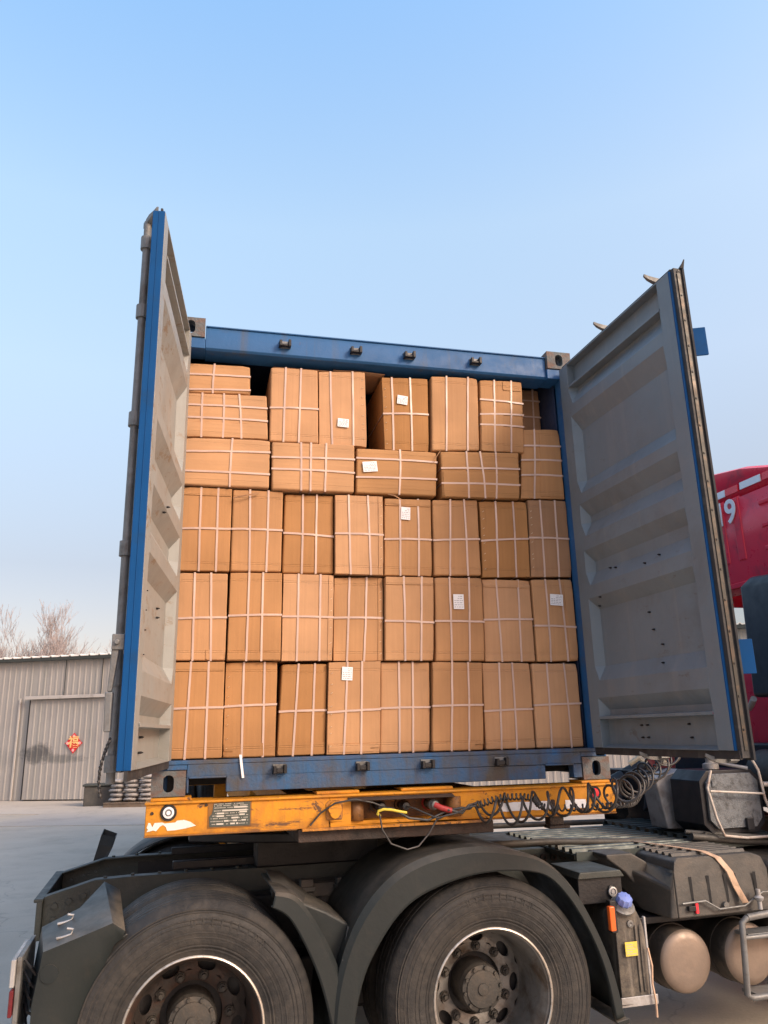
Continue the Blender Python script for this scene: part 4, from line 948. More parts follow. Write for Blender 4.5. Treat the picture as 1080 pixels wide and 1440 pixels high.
# mudguards
def spl(pts, n=6):
    P_ = [V(*p, 0) if len(p) == 2 else V(*p) for p in pts]; out = []
    for i in range(len(P_)-1):
        a, b_, c, d = P_[max(i-1, 0)], P_[i], P_[i+1], P_[min(i+2, len(P_)-1)]
        for k in range(n):
            t_ = k/n; out.append(.5*((2*b_)+(-a+c)*t_+(2*a-5*b_+4*c-d)*t_*t_+(-a+3*b_-3*c+d)*t_**3))
    out.append(P_[-1]); return [(p.x, p.y) for p in out]
def fender(outer, inner, y0, y1, name, m='plastic', back=None, smooth=True):
    o_ = spl(outer) if smooth else outer; i_ = spl(inner) if smooth else inner
    n = len(o_)
    if len(i_) != n:
        import bisect
        ii = []; 
        for k in range(n):
            t_ = k/(n-1)*(len(i_)-1); a = int(t_); f_ = t_-a; p, q = i_[a], i_[min(a+1, len(i_)-1)]; ii.append((p[0]+(q[0]-p[0])*f_, p[1]+(q[1]-p[1])*f_))
        i_ = ii
    b = MB(); rows = []
    cx_, cz_ = sum(p[0] for p in o_)/n, sum(p[1] for p in o_)/n
    for k in range(n):
        (ox, oz), (ix, iz) = o_[k], i_[k]
        ch = .10
        mx, mz = ix+(ox-ix)*.80, iz+(oz-iz)*.80
        rows.append([(ix, y0+.03, iz), (ix, y0+.004, iz), (ix+(ox-ix)*.06, y0, iz+(oz-iz)*.06), (mx, y0+.004, mz), (ox, y0+.022, oz), (ox, y1, oz)])
    b.loft(rows)
    o = b.build(name, m, TX, smooth=24); s_ = o.modifiers.new('t', 'SOLIDIFY'); s_.thickness = .007; s_.offset = 0
    return o
# big one over the front drive wheel
fender([(.615, .20), (.608, .495), (.645, .72), (.735, .92), (.88, 1.075), (1.06, 1.16), (1.30, 1.195), (1.52, 1.17), (1.70, 1.11), (1.84, .985), (1.95, .80), (2.03, .60), (2.075, .385)],
       [(.70, .20), (.700, .46), (.745, .66), (.82, .80), (.93, .93), (1.06, 1.01), (1.27, 1.068), (1.48, 1.082), (1.68, 1.055), (1.80, .96), (1.91, .79), (1.985, .60), (2.025, .375)], -.035, .60, 'mudguard')
b = MB(); b.prism([(2.02, .365), (2.03, .35), (2.085, .352), (2.09, .375)], -.04, .55); b.build('mudguard_foot', 'plastic', TX, .003)
# inner joint ridge on the big guard
b = MB(); b.loft([[(x, y_, z), (x+.02, y_, z+.008), (x+.02, y_, z+.02), (x-.005, y_, z+.012)] for x, z, y_ in ((.66, .74, -.02), (.70, .86, .05), (.66, .84, .3), (.64, .83, .58))], True, True); b.build('mudguard_joint', 'plastic', TX)
# guard between the wheels
fender([(.345, 1.055), (.44, 1.03), (.535, .915), (.62, .76), (.675, .60), (.705, .40), (.71, .2)], [(.330, 1.00), (.405, .955), (.475, .85), (.55, .69), (.60, .52), (.625, .38), (.63, .2)], -.02, .56, 'mudguard', 'plastic')
b = MB(); b.box((.40, .04, 1.045), (.44, .54, 1.055)) if False else b.hexa([(.36, .10, 1.045), (.44, .08, 1.035), (.60, .10, .90), (.55, .10, .90), (.36, .55, 1.075), (.44, .55, 1.065), (.60, .55, .94), (.55, .55, .94)]); b.build('splash_plate', 'plastic_dusty', TX, .01)
b = MB(); b.prism([(.47, 1.00), (.60, .945), (.705, .885), (.735, .70), (.735, .22), (.66, .22), (.655, .42), (.62, .62), (.56, .80), (.50, .92)], .07, .52); b.build('guard_panel', 'plastic', TX, .015, segs=3)
# rear guard of the rear wheel: folded sheet
def rear_guard(flip=False):
    fy = (lambda p: V(p.x, 2.5-p.y, p.z)) if flip else None
    b = MB(fy); t_ = .0
    near = [(-.307, .950), (-.36, .984), (-.43, .960), (-.628, .896), (-.655, .70), (-.655, .45), (-.62, .25)]
    inn = [(-.318, .925), (-.345, .905), (-.395, .80), (-.435, .69), (-.475, .56), (-.51, .42), (-.52, .25)]
    b.loft([[(i[0], -.01, i[1]), (n_[0], -.015, n_[1])] for n_, i in zip(near, inn)])
    far = [(-.36, 1.03, .50), (-.435, 1.066, .53), (-.52, 1.0, .28), (-.672, .938, .26), (-.70, .70, .26), (-.69, .45, .4), (-.65, .25, .5)]
    b.loft([[(n_[0], -.015, n_[1]), (f_[0], f_[2], f_[1])] for n_, f_ in zip(near, far)])
    b.face([(-.305, -.012, .940), (-.318, -.01, .925), (-.29, .10, .90), (-.26, .10, .925)])
    o = b.build('mudguard', 'plastic', TX, smooth=30); s_ = o.modifiers.new('t', 'SOLIDIFY'); s_.thickness = .006; s_.offset = 1
    if not flip:
        b = MB(); b.disc((-.60, -.019, .815), .036, -.005, 'y', 24); b.build('round_cover', 'plastic', o)
        b = MB(); 
        for (x, y_, z) in ((-.56, .05, .932), (-.575, .20, .960)):
            b.tube([(x-.03, y_, z), (x, y_, z+.004), (x+.03, y_, z+.012), (x+.035, y_, z+.032), (x+.01, y_, z+.036)], .006, 8)
        b.build('guard_clip', 'silver', o, smooth=50)
rear_guard()
b = MB(); b.loft([[(r*math.cos(a), y_, WR+r*math.sin(a)) for r, y_ in ((.575, 2.50), (.592, 2.49), (.592, 1.93))] for a in [R(62+4.5*k) for k in range(20)]])
o = b.build('far_mudguard', 'plastic', TX, smooth=50); s_ = o.modifiers.new('t', 'SOLIDIFY'); s_.thickness = .006
o.name = 'mudguard'
b = MB(lambda p: V(p.x, p.y, p.z))
b.loft([[(-.60, 1.85, .93), (-.52, 1.85, .96), (-.52, 2.05, .96), (-.60, 2.05, .93)], [(-.56, 1.88, 1.09), (-.47, 1.88, 1.07), (-.47, 2.07, 1.09), (-.56, 2.07, 1.12)], [(-.545, 1.9, 1.15), (-.455, 1.9, 1.125), (-.455, 2.08, 1.13), (-.545, 2.08, 1.165)]], True, False)
o = b.build('guard_bracket', 'plastic', TX); s_ = o.modifiers.new('t', 'SOLIDIFY'); s_.thickness = .006
# tail light and number plate edge at the rear left
b = MB(); b.box((-.735, .02, .56), (-.715, .42, .88)); b.build('light_bracket', 'galv', TX, .004)
b = MB(); b.box((-.752, .0, .66), (-.736, .36, .76)); b.mi = 1; b.box((-.755, -.002, .77), (-.736, .36, .875)); b.build('tail_light', ['lamp_red', 'silver'], TX, .004)
for i in range(5):
    b = MB(); b.tube([(-.71, .05+.03*i, .86-.05*i), (-.68, .04, .83-.055*i), (-.66, .05, .80-.05*i)], .006, 6); b.build('light_wiring', 'frame_dark', TX)

# catwalk plates
def catwalk(x0, x1, y0, y1, z):
    b = MB(); rows = []; n = 11; dy = (y1-y0)/n
    for k in range(n):
        for a, dz in ((0, 0), (.45, 0), (.55, .022), (.9, .022)): rows.append((y0+dy*(k+a), dz))
    rows.append((y1, 0))
    b.loft([[(x0, yy, z+dz) for yy, dz in rows], [(x1, yy, z+dz) for yy, dz in rows]])
    b.box((x0-.004, y0-.012, z-.035), (x1+.004, y0-.002, z+.012)); b.box((x0-.004, y1+.002, z-.035), (x1+.004, y1+.012, z+.012)); b.box((x0-.012, y0, z-.03), (x0-.003, y1, z-.003)); b.box((x1+.003, y0, z-.03), (x1+.012, y1, z-.003))
    o = b.build('catwalk', 'slat', TX); s_ = o.modifiers.new('t', 'SOLIDIFY'); s_.thickness = .003
catwalk(2.14, 2.96, .46, 1.42, 1.052); catwalk(3.03, 3.62, .50, 1.66, 1.06)
b = MB(); b.tube([(1.55, .70, 1.10), (2.1, .70, 1.095), (3.2, .64, 1.04)], .02, 10); b.tube([(1.5, 1.8, 1.08), (3.4, 1.8, 1.05)], .02, 10); b.box((1.55, .95, 1.045), (2.15, 1.5, 1.055)); b.build('air_pipe', 'plastic_dusty', TX, smooth=40)
for k in range(7):
    b = MB(); b.lathe([(.012, -.01), (.022, -.01), (.022, .0), (.012, .0)], (1.98+.065*k, .822, .99), 'y', 14, True); b.build('rail_grommet', 'rusty', TX)
# small valve box
b = MB(); b.box((1.955, .12, .86), (2.215, .42, .985)); b.mi = 1; b.prism([(1.945, .985), (1.96, 1.02), (2.20, 1.02), (2.225, .985)], .10, .44); b.mi = 2
b.lathe([(.022, -.012), (.022, .0), (.012, -.008), (.0005, -.008)], (2.15, .12, .925), 'y', 18)
b.build('valve_box', ['frame_dark', 'frame', 'galv'], TX, .006)
b = MB(); b.lathe([(.024, 0), (.024, -.01), (.017, -.012), (.014, -.004), (.010, -.012), (.0005, -.012)], (2.15, .115, .915), 'y', 20); b.build('air_valve', 'silver', TX, smooth=40)
# urea tank
b = MB()
prof = [(2.10, .44), (2.10, .78), (2.115, .83), (2.15, .862), (2.20, .862), (2.235, .82), (2.262, .74), (2.268, .60), (2.262, .44)]
b.prism(spl(prof, 3), .03, .36)
for k in range(2): b.prism([(2.205+.024*k, .46), (2.205+.024*k, .76), (2.215+.024*k, .77), (2.218+.024*k, .46)], .022, .03)
dt = b.build('urea_tank', 'def', TX, .015, segs=3)
b = MB(); b.lathe([(.060, 0), (.062, .012), (.052, .018), (.046, .03), (.0005, .03)], (0, 0, 0), 'z', 28); o = b.build('filler_neck', 'galv', dt, smooth=40); o.location = (2.165, .055, .850); o.rotation_euler = (R(35), 0, 0)
b = MB(); pr = []
b.loft([[(rr*(.036+(.004 if k % 2 else -.001))*math.cos(2*math.pi*k/20), rr*(.036+(.004 if k % 2 else -.001))*math.sin(2*math.pi*k/20), z) for k in range(20)] for rr, z in ((1, .03), (1.08, .035), (1.05, .055), (.9, .066), (.4, .072), (.05, .073))], True)
o = b.build('filler_cap', 'capblue', dt, smooth=30); o.location = (2.165, .055, .850); o.rotation_euler = (R(35), 0, 0)
b = MB(); b.lathe([(.018, 0), (.018, -.008), (.008, -.010), (.0005, -.006)], (2.185, .03, .775), 'y', 16); b.build('level_plug', 'galv', dt, smooth=40)
b = MB(); b.box((2.135, .012, .63), (2.205, .0135, .695)); b.mi = 1
for k in range(5): b.box((2.142, .0115, .638+.011*k), (2.142+.054*random.uniform(.6, 1), .0122, .641+.011*k))
b.build('warning_sticker', ['sticker', 'ink_grey'], dt)
b = MB(); b.box((2.09, .02, .400), (2.30, .42, .415)); b.box((2.09, .02, .415), (2.30, .028, .445)); b.box((2.268, .03, .42), (2.28, .05, .80)); b.build('tank_bracket', 'silver', TX, .003)
b = MB(); b.tube([(2.262, .01, .66), (2.27, .0, .58), (2.265, .005, .50), (2.272, .0, .42), (2.27, .0, .35)], .006, 6); b.build('tank_tie', 'webbing', TX)
b = MB(); b.box((2.052, -.01, .755), (2.084, .02, .870)); b.build('side_marker', 'orange', TX, .006)
b = MB(); b.box((2.075, .02, .74), (2.11, .06, .89)); b.build('marker_bracket', 'frame_dark', TX, .003)

# battery cover (ribbed box)
BX0, BX1, BZ0, BZ1 = 2.50, 3.10, .765, 1.055
b = MB()
out = spl([(BX0, BZ0), (BX0+.0, BZ0+.15), (BX0+.02, BZ1-.03), (BX0+.05, BZ1)], 1)
b.loft([[(BX0+.0, .06, BZ0), (BX0+.0, .06, BZ1-.06), (BX0+.025, .075, BZ1-.012), (BX0+.06, .11, BZ1), (BX1-.06, .11, BZ1), (BX1-.02, .075, BZ1-.015), (BX1, .06, BZ1-.08), (BX1, .06, BZ0)],
        [(BX0+.0, .66, BZ0), (BX0+.0, .66, BZ1-.06), (BX0+.025, .66, BZ1-.012), (BX0+.06, .66, BZ1), (BX1-.06, .66, BZ1), (BX1-.02, .66, BZ1-.015), (BX1, .66, BZ1-.08), (BX1, .66, BZ0)]], True, True)
b.prism([(BX0-.002, BZ0), (BX0-.002, BZ1-.045), (BX0-.10, BZ1+.01), (BX0-.26, BZ1+.01), (BX0-.26, BZ1-.01), (BX0-.15, BZ1-.09), (BX0-.06, BZ0+.1), (BX0-.05, BZ0)], .30, .62)
b.hexa([(BX0-.04, .07, BZ0), (BX0-.001, .06, BZ0), (BX0-.001, .30, BZ0), (BX0-.06, .30, BZ0), (BX0-.02, .07, BZ0+.14), (BX0-.001, .06, BZ1-.06), (BX0-.001, .62, BZ1-.03), (BX0-.22, .60, BZ1-.0)])
bt = b.build('battery_box', 'plastic_dusty', TX, .014, segs=3)
b = MB()
n = 8
for k in range(n):
    yy = .15+.062*k
    b.loft([[(x, yy, BZ1-.004), (x, yy+.012, BZ1+.016), (x, yy+.030, BZ1+.016), (x, yy+.042, BZ1-.004)] for x in (BX0+.06, BX0+.08, BX1-.08, BX1-.06)], True, True)
b.build('cover_ribs', 'plastic_dusty', bt, .003)
for x in (BX0+.09, BX0+.20, BX0+.31, BX0+.37, BX0+.5):
    b = MB(); b.loft([[(x, .062, BZ0+.06), (x+.010, .052, BZ0+.06), (x+.016, .062, BZ0+.06)], [(x-.002, .062, BZ0+.20), (x+.008, .052, BZ0+.20), (x+.014, .062, BZ0+.20)]], True, True); b.build('front_rib', 'plastic_dusty', bt)
b = MB(); b.tube([(BX0+.02, .045, BZ0+.075), (BX0+.16, .040, BZ0+.08), (BX0+.24, .035, BZ0+.035), (BX0+.40, .035, BZ0+.04), (BX0+.52, .03, BZ0+.10), (BX1+.1, .02, BZ0+.10)], .005, 8); b.build('pull_wire', 'galv', bt, smooth=40)
b = MB(); b.box((BX0+.055, .04, BZ0+.035), (BX0+.10, .058, BZ0+.06)); b.mi = 1; b.box((BX0+.10, .045, BZ0+.02), (BX0+.118, .058, BZ0+.075)); b.build('latch', ['frame_dark', 'reflector_red'], bt, .003)
b = MB(); b.disc((BX0+.29, .04, BZ0+.05), .016, .018, 'y', 12); b.mi = 0; b.build('cover_bolt', 'galv', bt)
# webbing over the cover
b = MB(); ln = [(BX0+.12, .62, BZ1+.022), (BX0+.18, .40, BZ1+.022), (BX0+.25, .14, BZ1+.018), (BX0+.30, .085, BZ1-.01), (BX0+.34, .050, BZ1-.08), (BX0+.37, .048, BZ1-.16), (BX0+.40, .030, BZ1-.235)]
b.loft([[(x-.017, y_, z), (x+.017, y_-.006, z), (x+.017, y_-.009, z+.003), (x-.017, y_-.003, z+.003)] for x, y_, z in ln], True, True); b.build('tie_down_strap', 'webbing', TX, smooth=60)
b = MB(); b.lathe([(.012, 0), (.012, .04), (.02, .045), (.026, .06), (.012, .07), (.012, .10), (.0005, .10)], (BX0+.48, .015, BZ0+.02), 'z', 14); b.build('drain_fitting', 'silver', TX, smooth=40)
# air tanks under it
for x, m_ in ((2.555, 'tank'), (2.955, 'tank')):
    b = MB(); r0 = .158; z = .545
    b.mi = 0; b.lathe([(.0005, .098), (.06, .099), (.11, .104), (.14, .113), (.153, .128)], (x, 0, z), 'y', 40)
    b.mi = 1; b.lathe([(.153, .128), (.158, .148), (.158, .78), (.14, .81), (.0005, .83)], (x, 0, z), 'y', 40)
    b.mi = 1; b.lathe([(.158, .24), (.163, .24), (.163, .28), (.158, .28)], (x, 0, z), 'y', 40)
    b.build('air_tank', ['tank', 'tank_side'], TX, smooth=40)
b = MB(); b.box((2.35, .20, .72), (3.2, .70, .755)); b.build('tank_cradle', 'frame_dark', TX, .005)
# step frame
b = MB(); 
b.tube([(2.86, -.02, .76), (2.825, -.02, .74), (2.815, -.02, .60), (2.80, -.02, .40), (2.83, -.02, .385), (3.5, -.02, .385)], .016, 10)
b.tube([(2.815, -.02, .665), (3.5, -.02, .665)], .012, 8); b.tube([(2.86, -.02, .76), (3.5, .0, .80)], .018, 10); b.build('step_frame', 'galv', TX, smooth=50)
b = MB(); 
for z in (.67, .39):
    b.box((2.86, -.01, z-.01), (3.5, .10, z+.008))
b.build('step_tread', 'galv', TX, .003)
b = MB(); b.box((3.15, .10, .45), (3.9, .75, 1.0)); b.build('fuel_tank', 'tank_side', TX, .06, segs=4)

# things standing behind the cab
b = MB()
def rr_panel(b, x0, x1, z0, z1, y0, y1, c=.05):
    b.prism([(x0+c, z0), (x1-c, z0), (x1, z0+c), (x1, z1-c), (x1-c, z1), (x0+c, z1), (x0, z1-c), (x0, z0+c)], y0, y1)
b.mi = 0; rr_panel(b, 3.05, 3.50, 1.10, 1.475, .50, .80, .06)
b.mi = 1; rr_panel(b, 3.085, 3.465, 1.135, 1.455, .478, .499, .05)
b.box((3.12, .470, 1.38), (3.15, .4775, 1.42)); b.mi = 0; b.box((3.33, .455, 1.12), (3.38, .4775, 1.19)); b.build('filter_housing', ['black', 'box_grey'], TX, .012)
b = MB(); b.hexa([(3.035, .86, 1.10), (3.24, .82, 1.09), (3.24, 1.05, 1.09), (3.035, 1.05, 1.10), (2.99, .88, 1.42), (3.21, .86, 1.47), (3.21, 1.05, 1.47), (2.99, 1.05, 1.42)]); b.build('heat_shield', 'silver', TX, .01)
b = MB()
b.tube([(3.10, .44, 1.48), (3.06, .44, 1.38), (3.10, .44, 1.20), (3.14, .44, 1.10), (3.3, .44, 1.08), (3.50, .44, 1.08), (3.52, .44, 1.16), (3.47, .44, 1.30), (3.45, .44, 1.47), (3.40, .44, 1.56), (3.36, .50, 1.58)], .0085, 10)
b.tube([(3.07, .43, 1.36), (3.46, .43, 1.33)], .0065, 8); b.tube([(3.47, .44, 1.385), (3.62, .42, 1.38), (3.9, .42, 1.375)], .015, 10); b.build('guard_tube', 'tube', TX, smooth=50)
b = MB(); b.tube([(2.95, .50, 1.10), (3.2, .48, 1.07), (3.6, .47, 1.03), (4.1, .45, .98)], .022, 10); b.tube([(2.95, .56, 1.12), (3.3, .46, 1.09), (3.7, .44, 1.05), (4.1, .42, 1.0)], .014, 8)
b.tube([(3.05, .50, 1.12), (3.05, .50, .95)], .012, 8); b.build('cable_bundle', 'plastic_dusty', TX, smooth=50)
b = MB(); b.lathe([(.05, 0), (.05, .03), (.028, .04), (.03, .07), (.05, .08), (.05, .11), (.0005, .115)], (3.24, .62, 1.478), 'z', 20); b.tube([(3.24, .62, 1.53), (3.33, .55, 1.50), (3.42, .50, 1.48)], .012, 8); b.build('exhaust_valve', 'silver', TX, smooth=40)
b = MB(); b.tube([(2.98+.1*0, 1.15, 1.50), (3.04, 1.12, 1.54), (3.08, 1.1, 1.5)], .02, 8); b.lathe([(.035, 0), (.02, .04), (.02, .07), (.038, .11)], (3.15, 1.0, 1.49), 'z', 18); b.build('hose_holder', 'cream', TX, smooth=40)
# engine tail, wheel arch lumps and dark parts behind the cab
b = MB(lambda p: p+V(.02*noise.noise(p*6), .02*noise.noise(p*6+V(9, 0, 0)), .02*noise.noise(p*6+V(0, 9, 0))))
b.box((3.35, 1.25, 1.02), (3.9, 2.2, 1.42)); b.tube([(3.3, 1.4, 1.35), (3.25, 1.4, 1.2), (3.5, 1.3, 1.1)], .04, 10); b.tube([(3.2, 1.75, 1.1), (3.3, 1.9, 1.3), (3.6, 1.9, 1.42)], .09, 12)
b.build('engine', 'frame_dark', TX, .02)
b = MB(); b.box((3.62, .05, .95), (3.99, .50, 1.40)); b.mi = 1
for k in range(7): b.box((3.615, .10, 1.02+.045*k), (3.619, .42, 1.035+.045*k))
for k in range(7): b.box((3.70, .045, 1.02+.045*k), (3.94, .049, 1.035+.045*k))
b.build('louvre_cover', ['plastic_dusty', 'black'], TX, .01)
b = MB(); b.lathe([(.0005, -.28), (.12, -.28), (.165, -.24), (.165, .24), (.12, .28), (.0005, .28)], (3.72, .45, 1.42), 'y', 28); b.build('air_filter', 'plastic_dusty', TX, smooth=40)

# ---- cab
CB = MB()
X0, X1, Y0, Y1, Z0, Z1 = 4.0, 6.05, 0.0, 2.5, 1.18, 3.40
wy0, wy1, wz0, wz1 = .90, 1.75, 2.33, 2.70            # rear window
roof = lambda y: 3.745-.15*(abs(y-1.25)/.75)**1.5
# rear wall as a grid with a window hole
ys = [Y0, .12, .5, wy0, 1.1, 1.35, wy1, 2.1, 2.38, Y1]; zs = [Z0, 1.6, 2.05, wz0, wz1, 2.78, 3.1, 3.42]
def rw(y, z): return V(X0-(.0 if z < 2.75 else .02), y, z)
for a in range(len(ys)-1):
    for c in range(len(zs)-1):
        if wy0-1e-6 <= ys[a] and ys[a+1] <= wy1+1e-6 and abs(zs[c]-wz0) < 1e-6: continue
        CB.face([rw(ys[a], zs[c]), rw(ys[a+1], zs[c]), rw(ys[a+1], zs[c+1]), rw(ys[a], zs[c+1])])
# roof: rounded
rows = []
for x, dz in ((X0-.02, 0), (X0+.05, .025), (X0+.2, .03), (X0+1.2, .03), (X0+1.7, -.04), (X1-.05, -.45)):
    rows.append([(x, Y0, 3.42+(dz if dz < 0 else 0)), (x, Y0+.04, 3.42+dz*.5+.06)]+[(x, y, roof(y)+dz-.04) for y in (.15, .4, .8, 1.25, 1.7, 2.1, 2.35)]+[(x, Y1-.04, 3.42+dz*.5+.06), (x, Y1, 3.42+(dz if dz < 0 else 0))])
CB.loft([[(X0-.02, p[1], 3.42) for p in rows[0]]]+rows)
# sides with window openings, front
for yy in (Y0, Y1):
    for x0, x1, z0, z1 in ((X0, 4.75, Z0, 3.42), (4.75, 5.75, Z0, 2.15), (4.75, 5.75, 2.85, 3.42), (5.75, X1-.05, Z0, 2.97)):
        CB.face([(x0, yy, z0), (x1, yy, z0), (x1, yy, z1), (x0, yy, z1)])
CB.face([(X1, Y0, Z0), (X1, Y1, Z0), (X1, Y1, 2.0), (X1, Y0, 2.0)]); CB.face([(X1-.05, Y0, 2.85), (X1-.05, Y1, 2.85), (X1-.05, Y1, 2.98), (X1-.05, Y0, 2.98)])
CB.face([(X0, Y0, Z0), (X1, Y0, Z0), (X1, Y1, Z0), (X0, Y1, Z0)])
o = CB.build('cab_shell', 'red', TX, smooth=35); s_ = o.modifiers.new('t', 'SOLIDIFY'); s_.thickness = .012; s_.offset = -1
cab = o
# pressed ribs on the rear wall
def rib(y0, y1, z0, z1, d=.022):
    b = MB(); x = X0-.018
    b.loft([[(x, y0, z0), (x, y1, z0), (x, y1, z1), (x, y0, z1)], [(x-d, y0+.014, z0+.014), (x-d, y1-.014, z0+.014), (x-d, y1-.014, z1-.014), (x-d, y0+.014, z1-.014)]], True, False)
    b.face([(x-d, y0+.014, z0+.014), (x-d, y1-.014, z0+.014), (x-d, y1-.014, z1-.014), (x-d, y0+.014, z1-.014)]); b.build('pressed_rib', 'red', cab, .006, smooth=50)
for y0 in (1.02, .84, 1.25, 1.45, 1.66): rib(y0, y0+.10, 2.93, 3.44)
for z in (3.29, 3.12, 2.95): rib(.28, .66, z, z+.055)
for z in (3.29, 3.12, 2.95): rib(1.85, 2.25, z, z+.055)
b = MB(); b.loft([[(X0-.022, Y0, 2.79), (X0-.05, Y0, 2.775), (X0-.05, Y0, 2.745), (X0-.005, Y0, 2.735)], [(X0-.022, Y1, 2.79), (X0-.05, Y1, 2.775), (X0-.05, Y1, 2.745), (X0-.005, Y1, 2.735)]], True, True); b.build('wall_ledge', 'red', cab)
b = MB()
for zc in (.12,):
    b.loft([[(X0-.045, y, roof(y)+.045) for y in (.1, .4, .8, 1.25, 1.7, 2.1, 2.4)], [(X0-.12, y, roof(y)-.01) for y in (.1, .4, .8, 1.25, 1.7, 2.1, 2.4)]]) if False else None
for (y0, y1, m_) in ((.60, .82, 'reflector_white'), (.845, .985, 'reflector_red'), (.99, 1.15, 'reflector_white'), (.36, .58, 'reflector_red')):
    b = MB(); z = 3.475 if y0 < .8 else 3.47
    b.hexa([(X0-.03, y0, z), (X0-.03, y1, z), (X0-.018, y1, z), (X0-.018, y0, z), (X0-.026, y0, z+.055), (X0-.026, y1, z+.055), (X0-.0, y1, z+.055), (X0-.0, y0, z+.055)]); b.build('reflective_tape', m_, cab)
for ch_, y_ in (('1', 1.052), ('9', .935)):
    t = text_mesh('painted_digit', ch_, .26, 'reflector_white', .003, .004); t.parent = cab; t.rotation_euler = (R(90), 0, R(-90)); t.location = (X0-.047, y_, 3.325)
b = MB(); b.face([(X0+.006, wy0, wz0), (X0+.006, wy1, wz0), (X0+.006, wy1, wz1), (X0+.006, wy0, wz1)]); b.build('rear_window', 'glass', cab)
b = MB(); b.face([(X1-.005, .08, 2.0), (X1-.005, 2.42, 2.0), (X1-.06, 2.42, 2.85), (X1-.06, .08, 2.85)]); b.build('windscreen', 'glass', cab)
for yy in (Y0+.005, Y1-.005):
    b = MB(); b.face([(4.75, yy, 2.15), (5.75, yy, 2.15), (5.75, yy, 2.85), (4.75, yy, 2.85)]); b.build('side_window', 'glass', cab)
b = MB(); b.box((X0+.5, .55, 1.9), (X0+.62, 1.05, 2.45)); b.box((X0+.48, .68, 2.45), (X0+.58, .95, 2.66)); b.box((X0+.62, .55, 1.8), (X0+1.1, 1.05, 1.95)); b.build('seat', 'seat', cab, .04, segs=3)
b = MB(); b.box((X0+.02, .88, 2.29), (X0+.04, 1.77, 2.33)) ; b.box((X0-.006, .87, 2.70), (X0+.012, 1.78, 2.73)); b.box((X0-.006, .87, 2.30), (X0+.012, .90, 2.70)); b.build('window_rubber', 'black', cab)
b = MB(); b.box((X1-.02, .1, 1.2), (X1+.03, 2.4, 1.9)); b.box((X1-.35, -.02, .45), (X1+.08, 2.52, 1.15)); b.build('bumper', 'black', cab, .04, segs=3)
for yy in (.1, 2.1):
    b = MB(); b.box((X1+.06, yy, .75), (X1+.09, yy+.3, .95)); b.build('headlight', 'reflector_white', cab, .02)
for s_ in (0, 1):
    b = MB(lambda p, s_=s_: V(p.x, p.y if not s_ else 2.5-p.y, p.z)); b.box((5.6, -.30, 2.2), (5.72, -.10, 2.8)); b.tube([(5.7, 0, 2.85), (5.66, -.2, 2.85), (5.66, -.2, 2.1), (5.7, 0, 2.1)], .012, 8); b.build('wing_mirror', 'black', cab, .02)
b = MB(); 
for yy in (-.0, 2.5):
    b.lathe([(.62, -.10 if yy > 1 else .02), (.62, -.02 if yy > 1 else .10)], (4.75, yy, .6), 'y', 40)
b.build('wheel_arch', 'black', cab)
# air intake snorkel box standing behind the cab
b = MB()
b.loft([[(3.55, .02, 1.92), (3.62, .60, 1.92), (3.95, .60, 1.92), (3.95, .02, 1.92)], [(3.55, .02, 2.60), (3.60, .55, 2.66), (3.95, .55, 2.68), (3.95, .02, 2.64)], [(3.60, .04, 2.68), (3.66, .50, 2.73), (3.95, .50, 2.74), (3.95, .04, 2.70)]], True, True)
b.box((3.68, .1, 1.45), (3.93, .45, 1.915)); b.build('air_intake', 'black', TX, .03, segs=3)
b = MB(); b.tube([(3.9, .98, 1.86), (3.84, .88, 1.88), (3.80, .8, 1.92)], .022, 10); b.build('cab_lock', 'tube', TX, smooth=50)
b = MB(); b.box((3.86, .7, 1.19), (3.98, 1.9, 1.62)); b.build('cab_mount', 'black', TX, .02)
b = MB(); b.tube([(3.86, .3, 1.62), (3.7, .3, 1.62), (3.5, .2, 1.60)], .012, 8); b.build('pale_pipe', 'tube', TX)

# ================================================================== front beam fittings
b = MB(lambda p: V(-1.133+(p.x+1.133)*.74, p.y, 1.413+(p.z-1.413)*.74)); b.lathe([(.0005, -.020), (.012, -.020), (.013, -.012), (.021, -.012), (.024, -.018), (.034, -.016), (.036, -.004)], (-1.133, YF, 1.413), 'y', 36)
b.mi = 1; b.lathe([(.036, -.004), (.047, -.010), (.052, .0)], (-1.133, YF, 1.413), 'y', 36); b.mi = 2; b.lathe([(.0135, -.0128), (.021, -.0128)], (-1.133, YF, 1.413), 'y', 36)
b.build('marker_lamp', ['reflector_white', 'rubber', 'galv'], TR, smooth=35)
b = MB(); b.lathe([(.0005, -.012), (.020, -.010), (.024, -.004)], (1.086, YF, 1.414), 'y', 28); b.mi = 1; b.lathe([(.024, -.004), (.034, -.008), (.037, .0)], (1.086, YF, 1.414), 'y', 28); b.build('marker_lamp', ['reflector_red', 'rubber'], TR, smooth=35)
for x, z in ((-1.208, 1.412), (-.96, 1.44), (1.16, 1.40)):
    b = MB(); b.lathe([(.0005, -.006), (.006, -.006), (.008, 0)], (x, YF, z), 'y', 12); b.build('rivet', 'rusty', TR)
